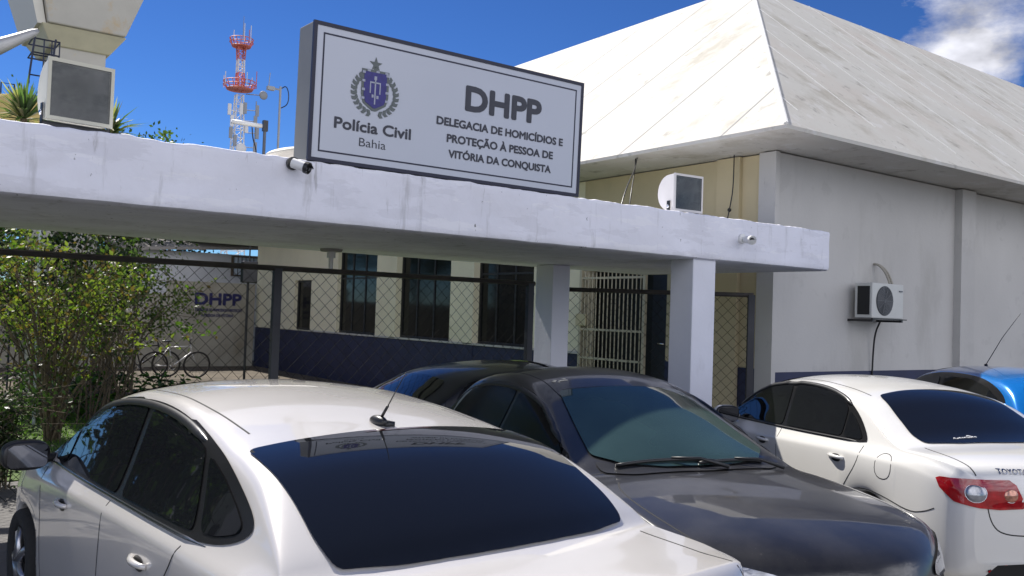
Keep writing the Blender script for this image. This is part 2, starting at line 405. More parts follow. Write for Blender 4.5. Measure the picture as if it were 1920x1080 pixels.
def make_car(sp, loc, yaw, label, cat='car', group='cars parked outside the station', z=0):
    root = empty(sp['name'], (loc[0], loc[1], z), label, cat, pi/2-radians(yaw), group)
    body = car_body(sp).build('body', sp['paint'], root, True)
    me = body.data
    bvh = BVHTree.FromPolygons([v.co.copy() for v in me.vertices], [tuple(p.vertices) for p in me.polygons])
    F = frames(bvh, sp['L'])
    for sd in ('left', 'right'):
        for nm, ol, g in sp.get('sidewin', []):
            patch('window_surround', F[sd], sp['winframe'], SURR, root, .004, .035, 2) if nm == 'frame' else patch('side_window', F[sd], ol, g, root, .009, .035, 1)
        for ln in sp.get('seams_side', []): ribbon(F[sd], ln, .008, .0012, rnd=2).build('panel_gap', GAP, root)
        for ln in sp.get('chrome_side', []):
            ribbon(F[sd], ln, .016, .007, rnd=1, h=.004).build('window_trim', sp.get('trim', CHR), root, True)
        for ln in sp.get('visor_side', []):
            ribbon(F[sd], ln, .04, .010, rnd=2, h=.006).build('rain_deflector', BLK, root, True)
        for (hx, hz) in sp.get('handles', []):
            s = 1 if sd == 'left' else -1
            patch('handle_recess', F[sd], [(hx-.06, hz-.03), (hx+.06, hz-.03), (hx+.06, hz+.03), (hx-.06, hz+.03)], BLK, root, .0015, .03, 2)
            mb = MB(); pts = []; rr = []
            for i in range(9):
                a = i/8; c, nn = F[sd].hit(hx-.10+.2*a, hz+.008, 0); lift = .026*sin(pi*min(1, max(0, a*1.1)))**.5 if 0 < a < 1 else .002
                pts.append(c+nn*lift); rr.append(.011+.004*sin(pi*a))
            mb.tube(pts, rr, 8); mb.build('door_handle', sp['paint'], root, True)
        for c_ in sp.get('fuel', []):
            if sd == 'left': ribbon(F[sd], [(c_[0]-.085, c_[1]-.09), (c_[0]+.085, c_[1]-.09), (c_[0]+.085, c_[1]+.09), (c_[0]-.085, c_[1]+.09)], .007, .0012, None, True, 2).build('panel_gap', GAP, root)
    for fr_, ln, cl in sp.get('seams', []): ribbon(F[fr_], ln, .009, .0012, None, cl, 2).build('panel_gap', GAP, root)
    for nm, fr_, ol, mt, off, rd in sp.get('panels', []):
        patch(nm, F[fr_], ol, mt, root, off+.004, .03, rd)
    s = sp['W']/2
    for xa in sp['axles']:
        wheel(root, xa, s-.13, 1); wheel(root, xa, -s+.13, -1)
    ub = MB(); ub.box((.35, -s*.75, .2), (sp['L']-.35, s*.75, .34)); ub.build('underbody', BLK, root)
    if 'mirror' in sp:
        mxx, mz = sp['mirror']
        for sd, sg in sp.get('mirror_sides', (('left', 1), ('right', -1))):
            c, nn = F[sd].hit(mxx, mz, 0)
            mb = MB(); cen = Vector((mxx-.02, c.y+sg*.15, mz+.03))
            mb.tube([c-Vector((0, sg*.02, 0)), c+Vector((-.01, sg*.08, .01))], [.03, .022], 8)
            mb.ell(cen, (.065, .125, .085), 24, 16, None, .75)
            h = mb.build('mirror_housing', sp.get('mirror_mat', sp['paint']), root, True)
            g = MB(); P = [(cen.x-.067, cen.y+.10*a, cen.z+.062*b) for a, b in ((-1, -.8), (-.85, -1), (.8, -1), (1, -.7), (1, .7), (.7, 1), (-.9, 1), (-1, .8))]
            g.poly(P, (.012, 0, 0)); g.build('mirror_glass', mat('mirror_glass', (.10, .105, .12), .02, 1), h)
            b_ = MB(); b_.ell(cen+Vector((-.035, 0, 0)), (.028, .122, .082), 24, 12, None, .7); b_.build('mirror_rim', BLK, h, True)
    return root, F

def silver_paint():
    return mat('pale_champagne_paint', (.68, .655, .625), .26, .2, coat=1, var=.03, vscale=2, stains=[((.45, .42, .38), 4, .60, .25, .18, (1, 1, 1))])
PAINT_W = mat('pearl_white_paint', (.80, .79, .75), .22, .05, coat=1, var=.03, vscale=1.2, stains=[((.5, .46, .38), 5, .62, .2, .15, (1, 1, 1))])
PAINT_G = mat('dusty_grey_paint', (.020, .020, .022), .34, .2, coat=.6, var=.25, vscale=1.5, stains=[((.09, .086, .078), 2.2, .42, .4, .55, (1, 1, 1)), ((.22, .21, .18), 55, .64, .1, .30, (1, 1, 1)), ((.30, .29, .26), 16, .74, .03, .6, (1, 1, 1))])
PAINT_K = mat('black_blue_paint', (.010, .012, .018), .3, .2, coat=.5)
PAINT_B = mat('bright_blue_paint', (.01, .20, .62), .22, .3, coat=1, var=.05)
RED = mat('red_lamp_lens', (.42, .008, .012), .06, coat=1, var=.35, vscale=18)
CLR = mat('clear_lamp_lens', (.42, .43, .46), .06, .5, coat=1, var=.35, vscale=14)
AMB = mat('amber_lamp_lens', (.55, .25, .17), .08, .5, coat=1, var=.5, vscale=45)

def sedan(name, paint, **k):
    Lc = k.get('L', 4.54); W_ = k.get('W', 1.76)
    sp = dict(name=name, paint=paint, L=Lc, W=W_, axles=(.95, 3.58), ar=.355, T=.42,
        zc=[(0, .80), (.012, .93), (.05, 1.0), (.10, 1.03), (.3, 1.065), (.62, 1.085), (.75, 1.12), (1.0, 1.24), (1.25, 1.36), (1.42, 1.405), (1.75, 1.448), (2.15, 1.47), (2.5, 1.455), (2.75, 1.415), (2.95, 1.345), (3.2, 1.22), (3.42, 1.09), (3.55, 1.02), (3.7, .985), (4.0, .91), (4.25, .83), (4.40, .75), (4.50, .66), (4.54, .55)],
        zb=[(0, .80), (.1, .94), (.6, 1.0), (1.1, 1.0), (2, .975), (3.3, .93), (3.7, .90), (4.2, .80), (4.54, .6)],
        w=[(0, .70), (.03, .76), (.12, .82), (.35, .86), (.9, .88), (3.6, .88), (4.0, .865), (4.3, .81), (4.45, .73), (4.54, .62)],
        zl=[(0, .38), (.05, .28), (.3, .22), (.6, .2), (4.0, .2), (4.4, .22), (4.5, .28), (4.54, .36)],
        sh=[(0, .20), (.4, .12), (.7, .10), (1.4, .05), (2.0, 0), (2.75, -.06), (3.4, -.16), (3.8, -.12), (4.2, -.25), (4.54, -.50)],
        crown=[(0, .03), (.4, .035), (.7, .05), (1.3, .075), (2.7, .075), (3.3, .06), (3.8, .06), (4.2, .06), (4.54, .05)],
        ins=[(0, .03), (.4, .05), (.9, .07), (3.3, .07), (3.7, .05), (4.54, .03)])
    sp.update(k); return sp

# --- champagne silver sedan, nearest
SIL = silver_paint()
silver = sedan('silver_sedan', SIL, L=5.0, W=1.85, axles=(1.10, 4.22), T=.46,
    zc=[(0, .80), (.015, .95), (.05, 1.01), (.09, 1.035), (.3, 1.035), (.5, 1.04), (.60, 1.052), (.70, 1.125), (.85, 1.215), (1.0, 1.29), (1.1, 1.33), (1.2, 1.357), (1.32, 1.379), (1.44, 1.394), (1.65, 1.427), (2.0, 1.472), (2.5, 1.505), (2.9, 1.495), (3.2, 1.45), (3.45, 1.355), (3.75, 1.19), (3.98, 1.06), (4.1, 1.01), (4.3, .975), (4.6, .90), (4.85, .79), (4.95, .70), (5.0, .55)],
    zb=[(0, .80), (.08, .95), (.3, 1.0), (.6, 1.02), (.9, 1.05), (1.3, 1.045), (2.5, 1.01), (3.7, .965), (4.1, .935), (4.6, .84), (5.0, .6)],
    w=[(0, .72), (.03, .78), (.12, .84), (.35, .89), (.9, .915), (4.1, .915), (4.5, .90), (4.75, .84), (4.93, .74), (5.0, .62)],
    zl=[(0, .38), (.05, .28), (.3, .22), (.6, .2), (4.4, .2), (4.8, .22), (4.95, .28), (5.0, .36)],
    sh=[(0, .16), (.4, .10), (.85, .10), (1.5, .05), (2.2, 0), (3.1, -.08), (3.9, -.20), (4.2, -.15), (4.6, -.25), (5.0, -.50)],
    crown=[(0, .03), (.4, .04), (.8, .045), (1.4, .06), (3.1, .062), (3.7, .05), (4.2, .05), (4.5, .05), (5.0, .05)],
    ins=[(0, .03), (.4, .05), (.9, .075), (3.7, .075), (4.1, .05), (4.87, .03)],
    winframe=[(3.78, .98), (3.64, 1.17), (3.5, 1.285), (3.25, 1.37), (2.9, 1.42), (2.5, 1.44), (2.09, 1.415), (1.69, 1.35), (1.43, 1.295), (1.2, 1.225), (1.04, 1.165), (1.03, 1.11), (1.2, 1.05), (1.5, 1.02), (2.6, .998)],
    sidewin=[('frame', None, None),
        ('w', [(3.68, 1.005), (3.50, 1.20), (3.45, 1.01)], GLASS),
        ('w', [(3.41, 1.01), (3.46, 1.25), (3.22, 1.335), (2.9, 1.385), (2.60, 1.40), (2.44, 1.02)], GLASS),
        ('w', [(2.36, 1.025), (2.52, 1.40), (2.09, 1.38), (1.71, 1.315), (1.46, 1.05)], GLASS),
        ('w', [(1.40, 1.06), (1.64, 1.30), (1.43, 1.25), (1.22, 1.18), (1.11, 1.135), (1.12, 1.105), (1.26, 1.07)], GLASS)],
    chrome_side=[[(3.72, .985), (2.6, 1.0), (1.6, 1.02), (1.3, 1.032)]], trim=mat('bright_trim', (.4, .42, .46), .15, 1),
    visor_side=[[(3.5, 1.265), (3.22, 1.345), (2.9, 1.395), (2.5, 1.41), (2.1, 1.39), (1.75, 1.34)]],
    seams_side=[[(1.48, 1.0), (1.56, .88), (1.66, .78), (1.72, .62), (1.8, .40), (1.85, .24)], [(2.46, .99), (2.46, .7), (2.5, .24)], [(3.72, .955), (3.62, .8), (3.58, .5), (3.56, .24)]],
    handles=[(1.88, .845), (3.15, .848)], fuel=[(1.32, .79)], mirror=(3.74, 1.0), mirror_mat=BLK,
    seams=[('top', [(.63, .70), (.52, .70), (.40, .70), (.22, .71), (.12, .72)], False), ('top', [(.63, -.70), (.52, -.70), (.40, -.70), (.22, -.71), (.12, -.72)], False),
           ('top', [(1.62, .575), (2.2, .56), (3.0, .545), (3.2, .54)], False), ('top', [(1.62, -.575), (2.2, -.56), (3.0, -.545), (3.2, -.54)], False)],
    panels=[('rear_window', 'top', [(1.415, .0), (1.42, .35), (1.44, .66), (1.25, .67), (1.0, .675), (.82, .685), (.70, .665), (.645, .45), (.618, .2), (.612, 0), (.618, -.2), (.645, -.45), (.70, -.665), (.82, -.685), (1.0, -.675), (1.25, -.67), (1.44, -.66), (1.42, -.35)], GLASS, .004, 1),
            ('windshield', 'top', [(3.12, 0), (3.10, .35), (3.06, .56), (3.4, .63), (3.86, .70), (4.0, .4), (4.06, 0), (4.0, -.4), (3.86, -.70), (3.4, -.63), (3.06, -.56), (3.10, -.35)], GLASS, .004, 1),
            ('brake_light', 'top', [(1.402, .17), (1.402, -.17), (1.388, -.16), (1.388, .16)], mat('dark_red_lens', (.05, .004, .005), .1, coat=1), .006, 0),
            ('tail_light', 'rl', [(-.30, .80), (.20, .86), (.22, .96), (-.30, .97)], RED, .006, 1), ('tail_light', 'rr', [(-.30, .80), (.20, .86), (.22, .96), (-.30, .97)], RED, .006, 1)])
s_root, s_F = make_car(silver, (1.984, 2.0), -3.14, 'champagne silver sedan nearest the camera, seen from its black rear window')
# roof antenna
c, nn = s_F['top'].hit(1.52, .03, 0)
ab = MB(); ab.ell(c+Vector((.0, 0, .012)), (.062, .026, .026), 20, 12); ab.box((c.x-.055, -.022, c.z-.01), (c.x+.04, .022, c.z+.012)); ao = ab.build('antenna_base', BLK, s_root, True)
am = MB(); am.tube([c+Vector((-.02, 0, .025)), c+Vector((-.075, 0, .085))], [.007, .006], 8); am.tube([c+Vector((-.075, 0, .085)), c+Vector((-.21, 0, .24))], [.003, .002], 6); am.build('antenna_whip', BLK, ao, True)

# --- dark grey dusty sedan, facing the street
dark = sedan('grey_sedan', PAINT_G, W=1.76,
    zc=[(0, .80), (.012, .93), (.05, 1.0), (.10, 1.03), (.3, 1.03), (.62, 1.045), (.80, 1.12), (.95, 1.25), (1.08, 1.36), (1.22, 1.43), (1.5, 1.485), (1.85, 1.51), (2.2, 1.485), (2.48, 1.41), (2.75, 1.31), (3.1, 1.17), (3.4, 1.05), (3.53, .995), (3.7, .98), (4.0, .955), (4.3, .925), (4.6, .885), (4.78, .845), (4.92, .78), (4.98, .68), (5.0, .55)],
    L=5.0, axles=(.95, 3.80), zb=[(0, .80), (.1, .94), (.6, 1.0), (1.1, 1.0), (2, .975), (3.3, .93), (3.7, .91), (4.3, .845), (4.8, .76), (5.0, .6)], zl=[(0, .38), (.05, .28), (.3, .22), (.6, .2), (4.2, .2), (4.8, .22), (4.96, .28), (5.0, .36)],
    w=[(0, .70), (.03, .76), (.12, .82), (.35, .86), (.9, .88), (3.8, .88), (4.4, .88), (4.74, .855), (4.90, .79), (5.0, .66)],
    sh=[(0, .20), (.4, .12), (.7, .10), (1.4, .05), (2.0, 0), (2.5, -.06), (3.4, -.16), (3.8, -.12), (4.6, -.24), (5.0, -.46)],
    crown=[(0, .03), (.4, .035), (.7, .05), (1.3, .075), (2.5, .075), (3.3, .055), (3.8, .045), (5.0, .04)],
    winframe=[(3.30, .955), (3.05, 1.10), (2.80, 1.22), (2.48, 1.33), (2.1, 1.39), (1.6, 1.38), (1.25, 1.31), (1.02, 1.18), (.92, 1.04), (1.0, 1.0), (2.1, .985)],
    sidewin=[('frame', None, None), ('w', [(3.18, .985), (2.96, 1.11), (2.74, 1.205), (2.44, 1.30), (2.15, 1.345), (2.10, 1.015)], GLASSD),
             ('w', [(2.04, 1.02), (2.09, 1.35), (1.62, 1.345), (1.32, 1.29), (1.16, 1.20), (1.04, 1.06), (1.08, 1.03)], GLASSD)],
    visor_side=[[(3.0, 1.11), (2.76, 1.22), (2.46, 1.315), (2.1, 1.37), (1.6, 1.365), (1.3, 1.31)]],
    chrome_side=[[(1.0, 1.03), (1.12, 1.20), (1.27, 1.30)]], trim=mat('pale_trim', (.35, .37, .35), .3, .3),
    seams_side=[[(3.42, .98), (3.36, .8), (3.3, .5), (3.28, .24)], [(2.18, .98), (2.16, .6), (2.2, .24)], [(1.15, 1.0), (1.2, .8), (1.42, .5), (1.5, .24)]],
    handles=[(1.42, .87), (2.45, .85)], mirror=(2.98, .985), mirror_sides=(('right', -1),),
    seams=[('top', [(3.62, .66), (3.72, .72), (3.95, .765), (4.3, .77), (4.6, .73), (4.74, .66)], False), ('top', [(3.62, -.66), (3.72, -.72), (3.95, -.765), (4.3, -.77), (4.6, -.73), (4.74, -.66)], False),
           ('top', [(1.5, .53), (2.0, .52), (2.62, .515)], False), ('top', [(1.5, -.53), (2.0, -.52), (2.62, -.515)], False), ('top', [(2.44, .46), (2.47, .2), (2.472, 0), (2.47, -.2), (2.44, -.46)], False)],
    panels=[('windshield', 'top', [(2.50, 0), (2.495, .28), (2.46, .50), (2.85, .58), (3.24, .65), (3.40, .50), (3.49, .25), (3.51, 0), (3.49, -.25), (3.40, -.50), (3.24, -.65), (2.85, -.58), (2.46, -.50), (2.495, -.28)], GLASSG, .008, 1),
            ('cowl', 'top', [(3.54, 0), (3.51, .25), (3.41, .51), (3.30, .66), (3.42, .66), (3.54, .5), (3.60, 0), (3.54, -.5), (3.42, -.66), (3.30, -.66), (3.41, -.51), (3.51, -.25)], BLK, .003, 1),
            ('rear_window', 'top', [(1.16, 0), (1.15, .45), (.98, .52), (.80, .55), (.78, 0), (.80, -.55), (.98, -.52), (1.15, -.45)], GLASS, .004, 1),
            ('headlight', 'fr', [(.40, .66), (.80, .64), (1.05, .72), (1.20, .79), (.98, .80), (.60, .75), (.42, .72)], CLR, .006, 2), ('headlight', 'fl', [(-.40, .66), (-.80, .64), (-1.05, .72), (-1.20, .79), (-.98, .80), (-.60, .75), (-.42, .72)], CLR, .006, 2),
            ('grille', 'front', [(-.42, .55), (.42, .55), (.46, .68), (-.46, .68)], BLK, .006, 2)])
d_root, d_F = make_car(dark, (5.09, 7.20), 193.25, 'dusty dark grey sedan facing the street, windscreen and wipers towards the camera')
for (x0, y0, x1, y1, xp, yp) in ((3.47, .10, 3.40, -.56, 3.575, .14), (3.43, .50, 3.49, -.02, 3.56, .58)):
    wb_ = MB(); P = []
    for i in range(10):
        a = i/9; P.append(d_F['top'].hit(x0+(x1-x0)*a, y0+(y1-y0)*a, .018)[0])
    wb_.tube(P, .011, 6); q = d_F['top'].hit(xp, yp, .02)[0]; mid = P[4]
    wb_.tube([q, (q+mid)/2+Vector((0, 0, .03)), mid+Vector((0, 0, .012))], [.014, .010, .007], 6); wb_.build('wiper', BLK, d_root, True)
dr = MB(); c, nn = d_F['top'].hit(2.33, -.44, .004)
random.seed(3)
for i in range(9):
    xx, yy = 2.30+random.gauss(0, .02), -.40+random.gauss(0, .028); q_ = d_F['top'].hit(xx, yy, .0)[0]; dr.ell(q_, (random.uniform(.008, .016), random.uniform(.008, .02), .004), 8, 5)
dr.build('bird_dropping', mat('bird_dropping', (.6, .57, .48), .8), d_root, True)

# --- white sedan with TOYOTA lettering
white = sedan('white_sedan', PAINT_W,
    winframe=[(3.46, .975), (3.22, 1.14), (3.0, 1.255), (2.72, 1.35), (2.3, 1.39), (1.9, 1.385), (1.58, 1.335), (1.32, 1.22), (1.12, 1.06), (1.12, 1.01), (2.2, .985)],
    sidewin=[('frame', None, None), ('w', [(3.36, 1.0), (3.18, 1.12), (2.98, 1.22), (2.70, 1.315), (2.38, 1.36), (2.31, 1.01)], GLASS),
             ('w', [(2.25, 1.015), (2.32, 1.365), (1.92, 1.36), (1.62, 1.315), (1.48, 1.25), (1.44, 1.03)], GLASS), ('w', [(1.41, 1.03), (1.445, 1.235), (1.30, 1.15), (1.18, 1.055), (1.20, 1.035)], GLASS)],
    visor_side=[[(3.18, 1.15), (2.95, 1.265), (2.70, 1.35), (2.3, 1.385), (1.92, 1.38), (1.62, 1.335), (1.45, 1.27)]],
    chrome_side=[[(3.40, .98), (2.2, .995), (1.2, 1.02)]], trim=BLK,
    seams_side=[[(3.42, .95), (3.36, .8), (3.3, .5), (3.28, .24)], [(2.30, .98), (2.26, .6), (2.3, .24)], [(1.13, 1.0), (1.13, .88), (1.28, .70), (1.42, .5), (1.5, .24)],
                [(1.29, .63), (1.1, .70), (.80, .68), (.55, .63), (.42, .66), (.34, .70)]],
    handles=[(1.40, .87), (2.52, .85)], fuel=[(.84, .895)], mirror=(3.12, .99),
    seams=[('top', [(.66, .66), (.45, .70), (.30, .70), (.19, .69), (.15, .68)], False), ('top', [(.66, -.66), (.45, -.70), (.30, -.70), (.19, -.69), (.15, -.68)], False),
           ('rear', [(.62, .77), (.58, .64), (.5, .57), (.3, .55), (0, .55), (-.3, .55), (-.5, .57), (-.58, .64), (-.62, .77)], False),
           ('top', [(1.42, .55), (2.0, .53), (2.62, .52)], False), ('top', [(1.42, -.55), (2.0, -.53), (2.62, -.52)], False)],
    panels=[('rear_window', 'top', [(1.42, 0), (1.415, .3), (1.39, .505), (1.15, .56), (.88, .61), (.73, .60), (.66, .35), (.64, 0), (.66, -.35), (.73, -.60), (.88, -.61), (1.15, -.56), (1.39, -.505), (1.415, -.3)], GLASS, .004, 1),
            ('windshield', 'top', [(2.74, 0), (2.69, .50), (2.95, .565), (3.24, .64), (3.50, .25), (3.53, 0), (3.50, -.25), (3.24, -.64), (2.95, -.565), (2.69, -.50)], GLASS, .004, 1),
            ('tail_light', 'rl', [(.825, .905), (.80, .918), (.60, .926), (.402, .930), (.36, .90), (.325, .82), (.305, .75), (.325, .738), (.457, .733), (.60, .75), (.710, .772), (.80, .85)], RED, .006, 0), ('tail_light', 'rear', [(-.825, .905), (-.60, .926), (-.402, .930), (-.32, .82), (-.30, .738), (-.457, .733), (-.710, .772), (-.80, .85)], RED, .006, 0),
            ('lower_slot', 'rear', [(.62, .352), (.30, .352), (.30, .328), (.60, .318)], BLK, .002, 1), ('reflector', 'rear', [(.615, .350), (.48, .350), (.48, .326), (.60, .320)], RED, .004, 1), ('plate_recess', 'rear', [(-.28, .60), (.28, .60), (.28, .73), (-.28, .73)], BLK, .001, 1)])
w_root, w_F = make_car(white, (6.55, 2.55), 22, 'white sedan with tinted windows and red tail light, parked at the right')

# ------------------------------------------------------------------ more cars
black = sedan('black_sedan', PAINT_K, winframe=dark['winframe'], sidewin=dark['sidewin'], seams_side=dark['seams_side'], handles=dark['handles'], mirror=dark['mirror'],
    seams=dark['seams'][:1], panels=[(a, b, c_, GLASS if a == 'windshield' else d_, e_, f_) for a, b, c_, d_, e_, f_ in dark['panels']])
make_car(black, (3.72, 8.2), 90, 'black sedan parked crosswise behind the dark grey sedan, mostly hidden by it', z=-.08)
blue = sedan('blue_hatchback', PAINT_B, L=3.9, W=1.68, axles=(.6, 3.1),
    zc=[(0, .80), (.02, .95), (.08, 1.08), (.2, 1.22), (.4, 1.38), (.55, 1.44), (.9, 1.49), (1.4, 1.515), (1.9, 1.505), (2.2, 1.45), (2.5, 1.32), (2.85, 1.1), (3.0, 1.03), (3.4, .93), (3.7, .8), (3.85, .68), (3.9, .55)],
    zb=[(0, .80), (.1, .96), (.6, 1.03), (1.1, 1.0), (2.8, .95), (3.1, .92), (3.6, .78), (3.9, .6)],
    w=[(0, .70), (.03, .75), (.12, .79), (.35, .82), (.9, .84), (3.0, .84), (3.5, .80), (3.8, .70), (3.9, .60)],
    zl=[(0, .38), (.05, .28), (.3, .22), (3.5, .2), (3.85, .28), (3.9, .36)], sh=[(0, .20), (.4, .12), (.7, .06), (1.5, 0), (2.2, -.06), (2.9, -.16), (3.3, -.12), (3.6, -.22), (3.9, -.45)],
    crown=[(0, .03), (.2, .05), (.5, .07), (2.2, .07), (2.8, .06), (3.9, .05)], ins=[(0, .03), (.4, .06), (2.9, .06), (3.2, .05), (3.9, .03)],
    winframe=[(2.86, .98), (2.55, 1.21), (2.2, 1.36), (1.8, 1.43), (1.2, 1.43), (.8, 1.38), (.5, 1.26), (.42, 1.08), (.6, 1.05), (1.6, 1.0)],
    sidewin=[('frame', None, None), ('w', [(2.7, 1.02), (2.4, 1.24), (2.1, 1.34), (1.8, 1.38), (1.72, 1.03)], GLASS), ('w', [(1.64, 1.03), (1.70, 1.385), (1.2, 1.385), (.85, 1.33), (.6, 1.23), (.56, 1.09)], GLASS)],
    seams_side=[[(1.68, .99), (1.66, .5), (1.7, .24)], [(.72, 1.02), (.8, .7), (.95, .5)]], handles=[(1.0, .90), (1.95, .88)], mirror=(2.6, 1.0),
    panels=[('rear_window', 'rear', [(-.52, 1.36), (.52, 1.36), (.60, 1.12), (-.60, 1.12)], GLASS, .004, 1),
            ('windshield', 'top', [(2.12, 0), (2.06, .50), (2.65, .63), (2.95, .25), (2.98, 0), (2.95, -.25), (2.65, -.63), (2.06, -.50)], GLASS, .004, 1),
            ('tail_light', 'rl', [(-.34, .86), (-.05, .84), (.02, 1.08), (-.28, 1.12)], RED, .006, 1)])
b_root, b_F = make_car(blue, (9.43, 3.44), 33, 'bright blue hatchback at the right edge, behind the white sedan')
c, nn = b_F['top'].hit(1.95, 0, 0); am = MB(); am.ell(c+Vector((0, 0, .01)), (.03, .015, .014)); am.tube([c+Vector((0, 0, .015)), c+Vector((-.30, 0, .33)), c+Vector((-.62, 0, .60))], [.005, .004, .0025], 6)
am.build('antenna', BLK, b_root, True)

# lamp bowls in the tail light
def bowls(F, root, fr, items):
    for (a, b, r, m_) in items:
        mb = MB(); c, nn = F[fr].hit(a, b, .004); q = nn.to_track_quat('Z', 'Y').to_matrix()
        mb.ell(c, (r, r*.92, .014), 24, 10, q); e = mb.build('lamp_bowl', m_, root, True)
        rg = MB(); rg.tube([c+q@Vector((r*cos(t*pi/12), r*.92*sin(t*pi/12), .002)) for t in range(25)], .0022, 6, False); rg.build('lamp_ring', CHR, e, True)

# lettering on the white sedan's boot lid and its window sticker
def wrap_text(s, size, F, y0, z0, m, parent, name, bold, lw=1.0, width=None, off=.006):
    o = text(s, size, None, m, Matrix.Identity(4), name, bold, 'LEFT', .002, width, lw); me = o.data
    for v in me.vertices:
        h = F['rear'].hit(y0-v.co.x, z0+v.co.y, off+v.co.z)[0]; v.co = h
    o.parent = parent; return o
bowls(w_F, w_root, 'rl', [(.585, .838, .066, CLR), (.388, .832, .050, AMB)])
wrap_text('TOYOTA', .042, w_F, .545, .965, CHR, w_root, 'lettering', .0016, 1.12, .19)
stk = MB(); rng_ = random.Random(2)       # the sticker is too small to read in the photo: short script-like strokes only
for q_ in range(9): ribbon(w_F['top'], [(.728+rng_.uniform(-.004, .004), .355-q_*.022), (.738+rng_.uniform(-.005, .008), .349-q_*.022), (.728, .341-q_*.022)], .006, .013, stk, rnd=1, step=.01)
ribbon(w_F['top'], [(.748, .24), (.760, .22), (.748, .20)], .006, .013, stk, rnd=1, step=.01)
stk.build('sticker', mat('white_vinyl', (.8, .8, .8), .5), w_root)
# ------------------------------------------------------------------ ground
CONC = mat('worn_asphalt', (.13, .125, .12), .85, var=.25, vscale=.8, bump=.3, bscale=18, stains=[((.22, .21, .20), 2.2, .58, .2, .5, (1, 1, 1))])
g = MB(); g.box((-260, -260, -.6), (420, 420, 0)); tag(g.build('ground', CONC), kind='structure')
GRASS = mat('lawn_soil', (.07, .12, .02), .9, var=.4, vscale=6, bump=.5)
g = MB(); g.box((-18, 19.5, -.05), (10.4, 28, .006)); tag(g.build('yard_soil', mat('yard_soil', (.11, .09, .065), .95, var=.4, vscale=1.5, bump=.5)), kind='structure')
g = MB(); g.box((-18, 10.6, -.05), (9.9, 19.5, .012)); tag(g.build('lawn', GRASS), kind='structure')
random.seed(11)
bl = MB()
for i in range(5200):
    x = random.uniform(1.4, 4.4); y = random.uniform(12.5, 18.5); a = random.uniform(0, 2*pi); h = random.uniform(.04, .10); w = .006
    dx, dy = cos(a)*w, sin(a)*w; lx, ly = random.gauss(0, .02), random.gauss(0, .02)
    bl.add([(x-dx, y-dy, .01), (x+dx, y+dy, .01), (x+lx, y+ly, h)], [(0, 1, 2)])
tag(bl.build('grass', leafmat('grass_blades', (.13, .25, .03))), 'short bright green grass behind the wire fence', 'grass', kind='stuff')

# ------------------------------------------------------------------ police station building
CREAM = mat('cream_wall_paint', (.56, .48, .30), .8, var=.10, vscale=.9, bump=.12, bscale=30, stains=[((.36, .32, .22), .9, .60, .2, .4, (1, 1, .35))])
WHITEW = mat('white_wall_paint', (.53, .52, .495), .8, var=.10, vscale=.5, bump=.14, bscale=20, stains=[((.36, .35, .32), .8, .54, .15, .5, (1, 1, .3)), ((.44, .43, .41), 2.2, .58, .04, .4, (1, 1, 1)), ((.15, .14, .12), 7, .70, .06, .5, (1, 1, .15))])
NAVY = mat('navy_dado_paint', (.022, .028, .075), .6, var=.25, vscale=2, bump=.1)
DARK = mat('dark_interior', (.012, .013, .013), .7)
WGL = mat('dark_window_glass', (.010, .011, .011), .08, spec=.22, var=.3)
FRM = mat('dark_window_frame', (.022, .022, .023), .45)
ROOFM = mat('white_roof_render', (.55, .535, .48), .75, var=.05, vscale=.5, bump=.15, bscale=14,
            stains=[((.50, .42, .35), .45, .50, .2, .4, (1, 1, 1)), ((.30, .27, .20), .8, .54, .14, .6, (1, 1, .6)), ((.62, .61, .58), 2.4, .57, .05, .6, (1, 1, .5)), ((.16, .15, .12), 3.2, .60, .12, .65, (1, 1, .35)), ((.12, .11, .09), 11, .66, .05, .6, (1, 1, .6))])
JOINT = mat('roof_joint', (.34, .34, .34), .8)
RIBM = mat('roof_ridge_render', (.80, .79, .75), .8, bump=.2)
st = empty('police_station', (10.45, 8, 0), 'cream and white police station with a steep white roof, behind the canopy', 'building')
st_off = Vector((10.45, 8, 0))
CREAM_LIT = mat('bounce_lit_cream_wall_paint', (.80, .75, .56), .8, var=.08, vscale=.9, bump=.12, bscale=30)  # same cream paint, lightened to stand in for light bounced from the yard
class LB(MB):      # builder in world coordinates, stored relative to its thing
    def __init__(s, off): super().__init__(); s.off = Vector(off)
    def build(s, *a, **k):
        s.v = [tuple(Vector(p)-s.off) for p in s.v]; return super().build(*a, **k)
w = LB(st_off)
wins = [(13.58, 15.57), (16.55, 18.9), (20.0, 22.25)]
ys = [8.0, 10.08, 12.15, 13.58, 15.57, 16.55, 18.9, 20.0, 22.25, 23.96, 25.15, 28.3]
# side wall: piers, lintels
for a, b in ((8.25, 10.08), (12.15, 13.58), (15.57, 16.55), (18.9, 20.0), (22.25, 23.96), (25.15, 28.3)): w.box((10.45, a, 1.27), (10.75, b, 4.34))
for a, b in wins: w.box((10.45, a, 3.62), (10.75, b, 4.34))
w.box((10.45, 23.96, 2.72), (10.75, 25.15, 4.34)); w.box((10.45, 10.08, 2.78), (10.75, 12.15, 4.34))
for a, b in ((8.25, 10.08), (12.15, 28.3)): w.box((10.47, a, 0), (10.75, b, 1.27))
w.box((10.38, 8.62, 0), (10.45, 9.05, 4.34)); w.box((10.40, 15.57, 1.27), (10.45, 15.95, 4.34)); w.box((10.40, 18.9, 1.27), (10.45, 19.2, 4.34))
w.mi = [1 if all(w.v[i][1] > 12.1 for i in f) else 0 for f in w.f]; w.cm = 1; w.build('side_wall', [CREAM, CREAM_LIT], st)
w = LB(st_off)
